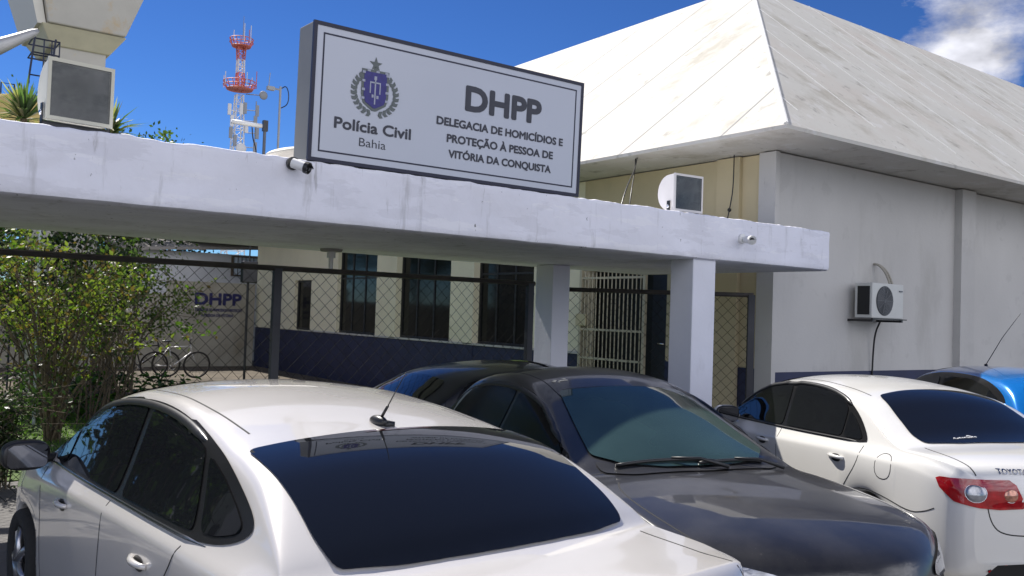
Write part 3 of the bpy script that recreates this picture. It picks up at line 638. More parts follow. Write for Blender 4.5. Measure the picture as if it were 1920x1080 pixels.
w.box((10.45, 8, 0), (24, 8.25, 4.34)); w.box((15.35, 7.87, 0), (15.82, 8.0, 4.34)); w.box((24, 7.7, 0), (24.4, 8.0, 4.34)); w.box((10.36, 7.96, 0), (10.45, 8.25, 4.34))
w.build('front_wall', WHITEW, st)
d = LB(st_off)
for a, b in ((8.27, 10.08), (12.15, 15.6), (15.6, 20.0), (20.0, 28.25)): d.box((10.445 if a != 15.6 else 10.43, a, 0), (10.47, b, 1.25))
d.box((10.37, 7.975, 0), (24, 7.999, 1.22)); d.build('dado', NAVY, st)
s_ = LB(st_off)
s_.box((10.40, 12.16, 1.252), (10.47, 23.9, 1.29)); s_.build('window_sill', WHITEW, st)
for k, (a, b) in enumerate(wins+[(23.96, 25.15)]):
    top = 3.62 if k < 3 else 2.72
    f = LB(st_off)
    for y in (a, b-.05): f.box((10.55, y, 1.29), (10.62, y+.05, top))
    f.box((10.55, a+.05, 1.29), (10.62, b-.05, 1.34)); f.box((10.55, a+.05, top-.05), (10.62, b-.05, top))
    if k < 3:
        for t in (.36, .68): f.box((10.565, a+(b-a)*t, 1.34), (10.61, a+(b-a)*t+.045, top-.05))
        f.box((10.57, a+.05, 2.72), (10.605, b-.05, 2.76))
    fo = f.build('window', FRM, st)
    gl = LB(st_off); gl.box((10.585, a+.05, 1.34), (10.592, b-.05, top-.05)); gl.build('glass', WGL, fo)
    if k < 3:
        cu = LB(st_off); rng = random.Random(k); P = []
        y = a+.06; n_ = 40
        for i in range(n_+1): P.append((10.69+.025*sin(i*1.7), a+.06+(b-a)*.42*i/n_))
        for i in range(n_): cu.add([(P[i][0], P[i][1], 1.4), (P[i+1][0], P[i+1][1], 1.4), (P[i+1][0], P[i+1][1], top-.06), (P[i][0], P[i][1], top-.06)], [(0, 1, 2, 3)])
        cu.build('curtain', mat('curtain_cloth', (.10, .09, .07), .9), fo, True)
i_ = LB(st_off); i_.box((10.9, 8.3, 0), (10.95, 28, 4.3)); i_.box((10.76, 10.0, .0), (10.9, 10.07, 2.78)); i_.build('interior', DARK, st)
dr_ = LB(st_off); dr_.box((10.58, 10.10, 0), (10.63, 10.52, 2.7)); do = dr_.build('door', mat('dark_door', (.02, .024, .035), .5), st)
hd = LB(st_off); hd.tube([(10.50, 10.16, 1.52), (10.50, 10.30, 1.52)], .016, 8); hd.tube([(10.50, 10.28, 1.52), (10.58, 10.28, 1.52)], .01, 6); hd.build('handle', CHR, do, True)
# roof: frustum, closed, with joints
E0 = (9.30, 7.0); E1 = (38.0, 36.0); R0 = (15.9, 13.0); R1 = (31.4, 29.5); ZE, ZR = 4.41, 9.5
r = LB(st_off)
B = [(E0[0], E0[1]), (E1[0], E0[1]), (E1[0], E1[1]), (E0[0], E1[1])]; Tt = [(R0[0], R0[1]), (R1[0], R0[1]), (R1[0], R1[1]), (R0[0], R1[1])]
vs = [(x, y, ZE) for x, y in B]+[(x, y, ZR) for x, y in Tt]+[(x, y, ZE-.05) for x, y in B]
r.add(vs, [(0, 1, 5, 4), (1, 2, 6, 5), (2, 3, 7, 6), (3, 0, 4, 7), (4, 5, 6, 7), (8, 9, 1, 0), (9, 10, 2, 1), (10, 11, 3, 2), (11, 8, 0, 3), (11, 10, 9, 8)])
nL = Vector((-(ZR-ZE), 0, R0[0]-E0[0])).normalized(); nR = Vector((0, -(ZR-ZE), R0[1]-E0[1])).normalized()
r.cm = 1
for k in range(12):
    y = 8.05+k*2.0; t0 = 0
    t1 = min(1, max(0.02, (y-E0[1])/(R0[1]-E0[1])))
    p0 = Vector((E0[0], y, ZE))+nL*.004; p1 = p0+Vector((R0[0]-E0[0], 0, ZR-ZE))*t1
    sdv = Vector((0, .011, 0)); r.add([p0-sdv, p0+sdv, p1+sdv, p1-sdv], [(0, 1, 2, 3)])
r.cm = 2
rng = random.Random(5)
for k in range(16):
    x = 10.1+k*1.0+rng.uniform(-.1, .1)
    t1 = min(1, (x-E0[0])/(R0[0]-E0[0])); ta = rng.uniform(0, .1) if k % 2 == 0 else rng.uniform(.2, .5); tb = t1 if k % 2 == 0 else min(t1, ta+.4)
    if tb <= ta: continue
    up = Vector((0, R0[1]-E0[1], ZR-ZE)); p0 = Vector((x, E0[1], ZE))+up*ta; p1 = Vector((x+.0, E0[1], ZE))+up*tb
    r.tube([p0+nR*.0, p1+nR*.0], .010 if k % 2 == 0 else .006, 6)
# rounded hip ridge
r.tube([Vector((E0[0]+.03, E0[1]+.03, ZE+.01)), Vector((R0[0], R0[1], ZR-.02))], .035, 8)
r.build('roof', [ROOFM, JOINT, RIBM], st)

# cables on the building
def cable(label, pts, r=.009, name='cable', extra=None, group=None):
    mb = MB(); o0 = Vector(pts[0]); mb.tube([Vector(p)-o0 for p in chaikin(pts, 2, False)], r, 6)
    if extra: mb.ell(Vector(extra)-o0, (.03, .03, .03), 10, 6)
    o = mb.build(name, BLK, None, True); o.location = o0; tag(o, label, 'cable', group); return o
cable('thin black cable with a knot hanging down the side wall right of the small floodlight', [(10.30, 8.66, 4.38), (10.31, 8.67, 3.9), (10.28, 8.69, 3.62), (10.22, 8.72, 3.3), (10.2, 8.74, 3.0)], extra=(10.27, 8.70, 3.55))
cable('longer slanting black cable between the sign and the small floodlight', [(9.5, 9.86, 4.37), (9.2, 9.6, 4.1), (8.5, 9.0, 3.75), (8.15, 8.75, 3.4), (8.0, 8.6, 3.08)])
cable('short straight black cable just right of the slanting one', [(9.52, 9.92, 4.37), (9.5, 9.9, 4.2), (8.9, 9.35, 3.7), (8.65, 9.15, 3.09)])

# barred gate at the porch
GATE = mat('cream_gate_paint', (.55, .50, .36), .5, var=.15)
gt = empty('barred_gate', (10.40, 11.3, 0), 'cream painted barred gate closing the dark porch between the two pillars', 'gate')
go = (10.40, 11.3, 0)
gf = LB(go)
for y in (10.53, 12.12): gf.box((10.38, y-.03, .55), (10.43, y+.03, 2.74))
for z in (2.60, 1.70, 1.20, .62): gf.box((10.392, 10.56, z-.018), (10.418, 12.09, z+.018))
gf.build('gate_frame', GATE, gt)
for i in range(15):
    b = LB(go); y = 10.63+i*.0995; b.tube([(10.405, y, .6), (10.405, y, 2.70)], .011, 6); b.build('bar', GATE, gt)
b = LB(go); b.box((10.35, 11.93, 1.76), (10.378, 12.20, 1.97)); b.build('lock_plate', mat('cream_plate', (.60, .53, .33), .5, var=.1), gt, bevel=.006)

# ------------------------------------------------------------------ entrance canopy
PLAST = mat('lilac_white_plaster', (.77, .775, .84), .8, var=.08, vscale=1.6, bump=.55, bscale=8,
            stains=[((.88, .88, .90), 2.2, .57, .02, .35, (.6, 1, 3.0)), ((.60, .60, .65), 2.0, .55, .03, .35, (.7, 1, 2.6)), ((.42, .42, .43), 2.4, .58, .10, .5, (2.6, 1, .35)), ((.26, .25, .24), 5.0, .635, .06, .42, (2.2, 1, .3)), ((.06, .06, .06), 12.0, .665, .03, .85, (1.2, 1, .7))])
cn = empty('entrance_canopy', (9.8, 6.7, 0), 'long flat concrete canopy of peeling lilac-white plaster on square pillars', 'canopy'); co_ = Vector((9.8, 6.7, 0))
mb = LB(co_); prof = [(10.0, 2.595), (9.0, 2.592), (8.0, 2.59), (7.2, 2.588), (6.85, 2.586), (6.745, 2.589), (6.712, 2.602), (6.70, 2.63)]
prof += [(6.70, 2.63+.415*i/12) for i in range(1, 13)]+[(6.702, 3.062), (6.712, 3.078), (6.74, 3.086), (6.9, 3.088), (8, 3.09), (10, 3.09)]
nx_ = 420; X0, X1 = -7.0, 9.815; k = len(prof); vs = []; fs = []
for i in range(nx_+1):
    x = X0+(X1-X0)*i/nx_
    for j, (y, z) in enumerate(prof):
        p = Vector((x, y, z)); dy = dz = 0
        if 5 < j < k-2:
            dy = .010*noise.noise(Vector((x*1.1, z*2, 3)))+.005*noise.noise(Vector((x*5, z*6, 7)))
            c_ = noise.noise(Vector((x*2.3, z*3.5, 1))); 
            if c_ > .22 and z > 2.75: dy += .006
        if j >= k-6 and j < k-2: dz = .014*noise.noise(Vector((x*3.1, 0, 5)))+.010*noise.noise(Vector((x*11, 1, 5)))
        if j in (5, 6, 7): dz = .004*noise.noise(Vector((x*4, 2, 9)))
        vs.append((x, y+dy, z+dz))
for i in range(nx_):
    for j in range(k): fs.append((i*k+j, (i+1)*k+j, (i+1)*k+(j+1) % k, i*k+(j+1) % k))
fs.append(tuple(range(k))); fs.append(tuple(nx_*k+j for j in range(k-1, -1, -1)))
mb.add(vs, fs); mb.build('slab', PLAST, cn, auto=35)
PILM = mat('lilac_white_pillar_paint', (.68, .69, .75), .75, var=.05, vscale=1.5, bump=.12, bscale=20, stains=[((.45, .45, .47), 2.5, .62, .12, .3, (1, 1, .5))])
for (x0, x1, y0, y1) in ((7.41, 7.775, 6.76, 7.10), (7.40, 7.69, 9.20, 9.57), (-2.2, -1.84, 6.76, 7.10), (-2.2, -1.84, 9.2, 9.57)):
    p = LB(co_); p.box((x0, y0, 0), (x1, y1, 2.589)); p.build('pillar', PILM, cn, bevel=.01)

# ------------------------------------------------------------------ station sign
SGN = Vector((2.855, 6.72, 3.09))
sg = empty('station_sign', SGN, 'large grey-white lightbox sign with police crest standing on the canopy', 'sign'); sg.rotation_euler = (radians(1.7), 0, 0)
SF = mat('sign_face_acrylic', (.50, .53, .60), .25, var=.03, vscale=1.0)
SM = mat('sign_cabinet_metal', (.20, .20, .185), .55, .2, var=.12, vscale=2)
NB = mat('navy_sign_border', (.010, .012, .035), .5); INK = mat('charcoal_sign_ink', (.035, .038, .055), .5)
SW, SH_ = 2.83, 1.115
b = MB(); b.box((0, .012, 0), (SW, .30, SH_)); b.build('cabinet', SM, sg, bevel=.008)
b = MB(); b.box((.026, 0, .026), (SW-.026, .011, SH_-.026)); b.build('face_panel', SF, sg)
def rect(nm, x0, z0, x1, z1, t, y0, y1, m):
    q = MB(); q.box((x0, y0, z0), (x1, y1, z0+t)); q.box((x0, y0, z1-t), (x1, y1, z1)); q.box((x0, y0, z0+t), (x0+t, y1, z1-t)); q.box((x1-t, y0, z0+t), (x1, y1, z1-t)); return q.build(nm, m, sg)
rect('border_frame', -.004, -.004, SW+.004, SH_+.004, .03, -.008, .02, NB); rect('inner_border_line', .082, .078, SW-.082, SH_-.078, .013, -.0025, -.0002, NB)
MS = lambda x, z, y=-.002: Matrix(((1, 0, 0, x), (0, 0, -1, y), (0, 1, 0, z), (0, 0, 0, 1)))
CAP = .729
def sline(s, x0, x1, z, cap, bold, m=INK):
    text(s, cap/CAP, sg, m, MS((x0+x1)/2, z), 'lettering', bold*cap, 'CENTER', .002, x1-x0)
sline('DHPP', 1.474, 2.313, .640, .218, .062); sline('DELEGACIA DE HOMICÍDIOS E', 1.177, 2.60, .467, .070, .055); sline('PROTEÇÃO À PESSOA DE', 1.29, 2.485, .325, .070, .055)
sline('VITÓRIA DA CONQUISTA', 1.315, 2.468, .190, .068, .055); sline('Polícia Civil', .214, .921, .289, .092, .045); sline('Bahia', .441, .689, .168, .075, .0)
cr_ = bpy.data.objects.new('crest', None); COL.objects.link(cr_); cr_.parent = sg
def flat(nm, pts, m, y=-.004, t=.002):
    q = MB(); q.poly([(a, y, b_) for a, b_ in pts], (0, t, 0)); return q.build(nm, m, cr_)
CGR = mat('crest_grey_green', (.11, .13, .13), .5); CNV = mat('crest_violet_blue', (.035, .03, .20), .5, var=.2, vscale=30); CLG = mat('crest_pale', (.36, .38, .46), .5)
sx, sz = .560, .865
flat('star', [(sx+(.062 if i % 2 == 0 else .025)*sin(i*pi/5), sz+(.062 if i % 2 == 0 else .025)*cos(i*pi/5)) for i in range(10)], CGR)
flat('star_foot', [(sx-.02, .815), (sx+.02, .815), (sx+.01, .845), (sx-.01, .845)], CGR)
X0s, X1s = .435, .688
flat('shield', [(X0s, .815), (X1s, .818), (X1s, .60), (X1s-.02, .53), (sx+.02, .475), (sx-.02, .475), (X0s+.02, .53), (X0s, .60)], CGR, -.005)
flat('shield_field', [(X0s+.022, .795), (X1s-.022, .797), (X1s-.022, .60), (X1s-.04, .54), (sx+.01, .498), (sx-.01, .498), (X0s+.04, .54), (X0s+.022, .60)], CNV, -.008)
q = MB()
def qd(x0, z0, x1, z1, y=-.0102): q.box((x0, y, z0), (x1, y+.0015, z1))
for i in range(6): 
    if i % 2: qd(X0s+.004+i*.0415, .797, X0s+.034+i*.0415, .812); 
for i in range(7):
    if i % 2 == 0: qd(X0s+.003, .56+i*.036, X0s+.03, .58+i*.036); qd(X1s-.03, .56+i*.036, X1s-.003, .58+i*.036)
qd(sx-.006, .53, sx+.006, .735); qd(sx-.05, .705, sx+.05, .717); qd(sx-.012, .735, sx+.012, .765); qd(sx-.05, .62, sx-.04, .705); qd(sx+.04, .62, sx+.05, .705); qd(sx-.03, .585, sx-.012, .61); qd(sx+.014, .58, sx+.034, .605)
q.build('shield_pattern', CLG, cr_)
for sd in (-1, 1):
    lf = MB()
    for i in range(11):
        a = radians(-80+i*13.5); R_ = (.195, .175); cx, cz = sx+.005+sd*R_[0]*cos(a), .62+R_[1]*sin(a)
        for dd, ln in ((.55, .055), (-.55, .05)):
            t = a*1+pi/2*1; dx, dz = sd*-sin(a+dd), cos(a+dd); nx, nz = -dz, dx
            lf.poly([(cx, -.006, cz), (cx+dx*ln*.5+nx*.016, -.006, cz+dz*ln*.5+nz*.016), (cx+dx*ln, -.006, cz+dz*ln), (cx+dx*ln*.5-nx*.016, -.006, cz+dz*ln*.5-nz*.016)], (0, .002, 0))
    lf.build('laurel_branch', CGR, cr_)

# ------------------------------------------------------------------ cameras and floodlights on the canopy
WPL = mat('white_plastic', (.78, .78, .76), .4)
def bullet(loc, aim, housing, label, s=1.0):
    e = empty('security_camera', loc, label, 'camera', group='security cameras on the canopy')
    a = Vector(aim).normalized(); q = a.to_track_quat('Z', 'Y').to_matrix()
    m = MB(); m.tube([(0, .0, .0), (0, -.025*s, 0)], .045*s, 20); m.tube([(0, -.02*s, 0), (0, -.06*s, -.01*s)], .016*s, 10); m.build('mount', housing[0], e, auto=40)
    c0 = Vector((0, -.075*s, -.012*s)); b = MB(); b.tube([c0-a*.03*s, c0-a*.028*s, c0+a*.085*s, c0+a*.087*s], [.026*s, .034*s, .034*s, .030*s], 24); b.build('housing', housing[1], e, auto=40)
    r_ = MB(); r_.tube([c0+a*.070*s, c0+a*.098*s, c0+a*.098*s], [.041*s, .041*s, .033*s], 24); r_.build('sunshade_ring', housing[2], e, auto=40)
    l = MB(); l.ell(c0+a*.09*s, (.024*s, .024*s, .012*s), 16, 10, q); l.build('lens', mat('lens_glass', (.01, .01, .012), .03), e, True)
bullet((2.72, 6.70, 3.035), (.62, -.70, -.30), (BLK, WPL, BLK), 'small white and black camera on the canopy edge left of the sign', 1.15)
bullet((8.12, 6.70, 2.86), (-.40, -.90, -.12), (WPL, WPL, WPL), 'small white camera low on the canopy front above the right pillar', 1.25)
def flood(loc, rz, s, label, tint):
    e = empty('floodlight', loc, label, 'floodlight', rz, 'floodlights on the canopy')
    hs_ = mat(tint[0], tint[1], .5, var=.08)
    pr = [(0, 0), (0, .44)]+[(.10+.20*sin(t*pi/12)*1.0, .225+.215*cos(t*pi/12)) for t in range(0, 13)]
    b = MB(); n = len(pr); vs = []
    for sx_ in (-.225, .225):
        for (y, z) in pr: vs.append((sx_*(1 if y < .01 else .93), y, z))
    fs = [tuple(range(n-1, -1, -1)), tuple(range(n, 2*n))]+[(i, (i+1) % n, n+(i+1) % n, n+i) for i in range(n)]
    b.add([tuple(c*s for c in v) for v in vs], fs); b.build('housing', hs_, e, auto=30)
    f = MB()
    for (a0, b0, a1, b1) in ((-.232, -.005, .232, .022), (-.232, .42, .232, .447), (-.232, .022, -.208, .42), (.208, .022, .232, .42)): f.box((a0*s, -.022*s, b0*s), (a1*s, -.001, b1*s))
    f.build('rim', mat(tint[0]+'_rim', tuple(c*.8 for c in tint[1]), .5), e)
    rf = MB(); n_ = 14; vs_ = []; fs_ = []
    for i in range(n_+1):
        t = i/n_; z_ = .03+.38*t; y_ = -.002-.012*abs(sin(t*pi*1.0))**1.5
        vs_ += [(-.20*s, -.001, z_*s), (-.10*s, y_*s, z_*s), (.12*s, y_*s, z_*s), (.20*s, -.001, z_*s)]
    for i in range(n_):
        for k_ in range(3): fs_.append((i*4+k_, i*4+k_+1, i*4+k_+5, i*4+k_+4))
    rf.add(vs_, fs_); rf.build('reflector', mat('lamp_reflector', (.45, .45, .43), .3, .6, var=.6, vscale=5, stains=[((.10, .11, .12), 3, .5, .1, .8, (1, 1, 2))]), e, True)  # light and dark mottling stands in for reflections on the lamp glass
    g_ = MB(); g_.box((-.208*s, -.020*s, .022*s), (.208*s, -.0185*s, .42*s)); g_.build('glass', mat('floodlight_glass', (.05, .06, .06), .05, spec=.6, alpha=.5), e)
    br = MB(); br.box((-.24*s, .05*s, -.045*s), (.24*s, .10*s, -.008*s)); br.box((-.24*s, .05*s, -.04*s), (-.232*s, .10*s, .12*s)); br.box((.232*s, .05*s, -.04*s), (.24*s, .10*s, .12*s)); br.build('bracket', BLK, e)
    sc = MB(); sc.ell((-.243*s, .075*s, .05*s), (.012, .02, .02)); sc.build('screw', CHR, e, True)
flood((7.47, 6.93, 3.125), radians(-4), .93, 'small white floodlight with domed back at the right end of the canopy', ('white_lamp_housing', (.82, .79, .76)))
flood((1.22, 6.93, 3.16), radians(7), .96, 'cream floodlight with grey glass at the left end of the canopy between spiky plants', ('cream_lamp_housing', (.74, .72, .58)))

# ------------------------------------------------------------------ air conditioner
ac = empty('air_conditioner', (12.65, 7.6, 2.0), 'white outdoor air conditioner unit with round fan grille on the white wall', 'air conditioner')
ao_ = (12.65, 7.6, 2.0)
b = LB(ao_); b.box((12.23, 7.60, 2.04), (13.08, 7.89, 2.57)); b.build('casing', mat('ac_casing', (.58, .59, .56), .5, var=.05), ac, bevel=.012)
b = LB(ao_); b.box((12.222, 7.64, 2.09), (12.229, 7.84, 2.52)); b.build('side_grille', DARK, ac)
b = LB(ao_); b.tube([(12.56, 7.598, 2.305), (12.56, 7.592, 2.305)], [.225, .225], 40); b.build('fan_opening', mat('ac_fan_dark', (.05, .055, .06), .5), ac)
b = LB(ao_)
for i in range(9): b.tube([(12.56+(.03+.022*i)*cos(t*pi/16), 7.584, 2.305+(.03+.022*i)*sin(t*pi/16)) for t in range(33)], .0035, 4, False)
for i in range(10): a = i*pi/5; b.tube([(12.56, 7.582, 2.305), (12.56+.215*cos(a), 7.582, 2.305+.215*sin(a))], .003, 4)
b.build('fan_guard', mat('ac_guard', (.20, .21, .22), .5), ac)
b = LB(ao_); b.box((12.95, 7.588, 2.455), (13.04, 7.599, 2.475)); b.build('badge', mat('badge_grey', (.12, .13, .15), .4), ac)
b = LB(ao_); b.box((12.22, 7.58, 1.985), (12.26, 8.0, 2.02)); b.box((13.0, 7.58, 1.985), (13.04, 8.0, 2.02)); b.box((12.2, 7.56, 2.02), (13.12, 7.60, 2.037)); b.build('bracket', BLK, ac)
b = LB(ao_)
for dx in (0, .07): b.tube(chaikin([(12.95+dx, 7.75, 2.57), (12.92+dx, 7.8, 2.75), (12.88+dx*.6, 7.9, 2.88), (12.90, 8.02, 2.9)], 2, False), .018, 8)
b.build('pipe', mat('pipe_insulation', (.35, .33, .28), .7), ac, True)
cable('dark drain hose hanging below the air conditioner', [(12.78, 7.8, 1.99), (12.80, 7.9, 1.8), (12.84, 7.95, 1.4), (12.86, 7.97, .9), (12.86, 7.97, .2)], .014, 'hose')

# ------------------------------------------------------------------ chain link fences
POSTM = mat('dark_painted_steel', (.05, .052, .06), .55, .3, var=.2); RUST = mat('rusty_dark_rail', (.045, .038, .033), .7, var=.4, vscale=7); WIRE = mat('dark_wire', (.022, .022, .021), .9, 0, spec=.1)
def fence(p0, p1, h, posts, label, topz=None):
    p0 = Vector((*p0, 0)); p1 = Vector((*p1, 0)); Ln = (p1-p0).length; d = (p1-p0)/Ln; nn = Vector((-d.y, d.x, 0))
    e = empty('chain_link_fence', p0, label, 'fence', atan2(d.y, d.x), 'wire fences under the canopy')
    m = MB(); s = .145; n = int((Ln+h)/s)+1
    for k in range(n):
        for sg_ in (1, -1):
            a0 = k*s-h if sg_ > 0 else k*s; pts = []
            u0_, v0 = a0, 0.05; u1, v1 = a0+sg_*(h-.05), h
            # clip to 0..Ln
            def cl(u): return max(0, min(Ln, u))
            ua, ub = cl(u0_), cl(u1)
            if abs(ub-ua) < .02: continue
            va = v0+abs(ua-u0_); vb = v0+abs(ub-u0_)
            steps = max(2, int(abs(ub-ua)/(s/2)))
            for i in range(steps+1):
                t = i/steps; pts.append((ua+(ub-ua)*t, .004*(1 if (i+k) % 2 else -1)*sg_, va+(vb-va)*t))
            m.tube(pts, .0028, 3, False)
    m.build('wire_mesh', WIRE, e)
    r_ = MB(); r_.tube([(0, 0, h), (Ln, 0, h)], .03, 8); r_.build('top_rail', RUST, e, True)
    for x in posts:
        q = MB(); q.box((x-.045, -.035, 0), (x+.045, .035, h+.0)); q.build('post', POSTM, e, bevel=.006)
fence((-6.5, 9.3), (7.17, 9.3), 2.325, (.2, 3.25+.2, 6.75, 10.16, 13.60), 'long rusty wire fence on the left with the garden behind it')
fence((7.71, 9.35), (9.64, 7.72), 2.275, (1.93+.57,), 'short wire fence between the two pillars and the white wall')

# lamps under the canopy
lm = empty('ceiling_lamp', (4.37, 9.5, 2.59), 'white tube lamp fitting hanging under the canopy left of the windows', 'lamp')
b = MB(); b.tube([(0, 0, 0), (0, 0, -.03)], [.13, .12], 24); b.build('base_plate', mat('lamp_base', (.25, .24, .22), .6), lm, auto=40)
b = MB(); b.tube([(0, 0, -.03), (0, 0, -.10)], .05, 16); b.tube([(0, 0, -.10), (0, 0, -.25)], [.028, .024], 12); b.build('bulb', mat('lamp_white', (.60, .60, .58), .3), lm, auto=40)
lb_ = empty('wall_speaker', (5.04, 14, 2.45), 'small black box hanging on a rod in front of the yard', 'speaker')
b = MB(); b.box((-.12, -.06, -.17), (.12, .06, .17)); b.build('box', BLK, lb_, bevel=.01)
b = MB(); b.tube([(0, 0, .17), (0, 0, .6), (0, 0, .75)], .012, 6); b.tube([(0, .03, -.17), (0, .03, -2.45)], .02, 6); b.build('rod', BLK, lb_)

# ------------------------------------------------------------------ yard wall with DHPP
YW = mat('stained_yard_wall', (.36, .34, .28), .85, var=.2, vscale=.9, bump=.2, stains=[((.20, .17, .11), 1.2, .52, .2, .7, (1, 1, .4))])
yw = empty('yard_wall', (8.5, 28, 0), 'stained grey yard wall painted with DHPP, behind the bicycles', 'wall')
b = LB((8.5, 28, 0)); b.box((7.6, 28, 0), (10.30, 28.2, 2.62)); b.build('panel', YW, yw)
b = LB((8.5, 28, 0)); b.box((-20, 28.02, 0), (7.6, 28.2, 2.2)); b.build('low_wall', YW, yw)
MW = lambda x, z, y=-.012: Matrix(((1, 0, 0, x), (0, 0, -1, y), (0, 1, 0, z), (0, 0, 0, 1)))
NP = mat('navy_wall_lettering', (.02, .02, .10), .7)
text('DHPP', .36/CAP, yw, NP, MW(9.14-8.5, 1.93), 'lettering', .022, 'CENTER', .003, 1.42)
text('DELEGACIA DE HOMICÍDIOS E PROTEÇÃO', .085/CAP, yw, NP, MW(9.16-8.5, 1.72), 'lettering', .004, 'CENTER', .003, 1.45)
text('À PESSOA DE VITÓRIA', .085/CAP, yw, NP, MW(9.12-8.5, 1.55), 'lettering', .004, 'CENTER', .003, 1.0)

# ------------------------------------------------------------------ bicycles
def bicycle(loc, rz, label, fcol, lean=.12):
    e = empty('bicycle', loc, label, 'bicycle', rz, 'bicycles by the yard wall'); e.rotation_euler = (lean, 0, rz)
    fm = mat('bicycle_paint_'+fcol[0], fcol[1], .35, .2)
    for x in (0, 1.05):
        we = bpy.data.objects.new('wheel', None); COL.objects.link(we); we.parent = e
        t = MB(); t.tube([(x+.325*cos(a*pi/20), 0, .335+.325*sin(a*pi/20)) for a in range(41)], .022, 8, False); t.build('tyre', TYRE, we, True)
        s = MB(); 
        for i in range(16): a = i*pi/8; s.tube([(x, .02*(-1)**i, .335), (x+.305*cos(a), 0, .335+.305*sin(a))], .0025, 4)
        s.tube([(x+.305*cos(a*pi/20), 0, .335+.305*sin(a*pi/20)) for a in range(41)], .009, 6, False); s.build('rim', mat('dull_rim', (.12, .11, .10), .5, .5), we)
    f = MB(); bb = (.45, 0, .30); st_ = (.33, 0, .78); hd_ = (.86, 0, .80); hl = (.90, 0, .66)
    for a, b_, r_ in ((bb, st_, .017), (st_, hd_, .016), (bb, hl, .019), ((0, .0, .335), bb, .011), ((0, 0, .335), st_, .010), ((.84, 0, .86), (.91, 0, .62), .02), ((.91, 0, .62), (1.05, 0, .335), .014)): f.tube([a, b_], r_, 8)
    f.build('frame', fm, e, True)
    s = MB(); s.tube([st_, (.30, 0, .90)], .012, 6); s.ell((.27, 0, .93), (.13, .07, .03)); s.build('saddle', BLK, e, True)
    h = MB(); h.tube([(.84, 0, .86), (.82, 0, 1.0)], .013, 6); h.tube(chaikin([(.70, -.28, 1.0), (.84, -.15, 1.02), (.84, .15, 1.02), (.70, .28, 1.0)], 2, False), .012, 6); h.build('handlebar', BLK, e, True)
    c = MB(); c.tube([(.45+.09*cos(a*pi/10), .03, .30+.09*sin(a*pi/10)) for a in range(21)], .008, 6, False); c.tube([(.45, .08, .30), (.36, .08, .16)], .01, 6); c.tube([(.45, -.08, .30), (.54, -.08, .44)], .01, 6); c.build('crank', CHR, e, True)
bicycle((5.95, 22.9, .06), .05, 'grey framed bicycle leaning in the yard below the DHPP wall', ('grey', (.5, .5, .5)))
bicycle((5.35, 23.6, .06), -.25  , 'dark bicycle standing half hidden behind the grey framed one', ('dark', (.03, .03, .03)))

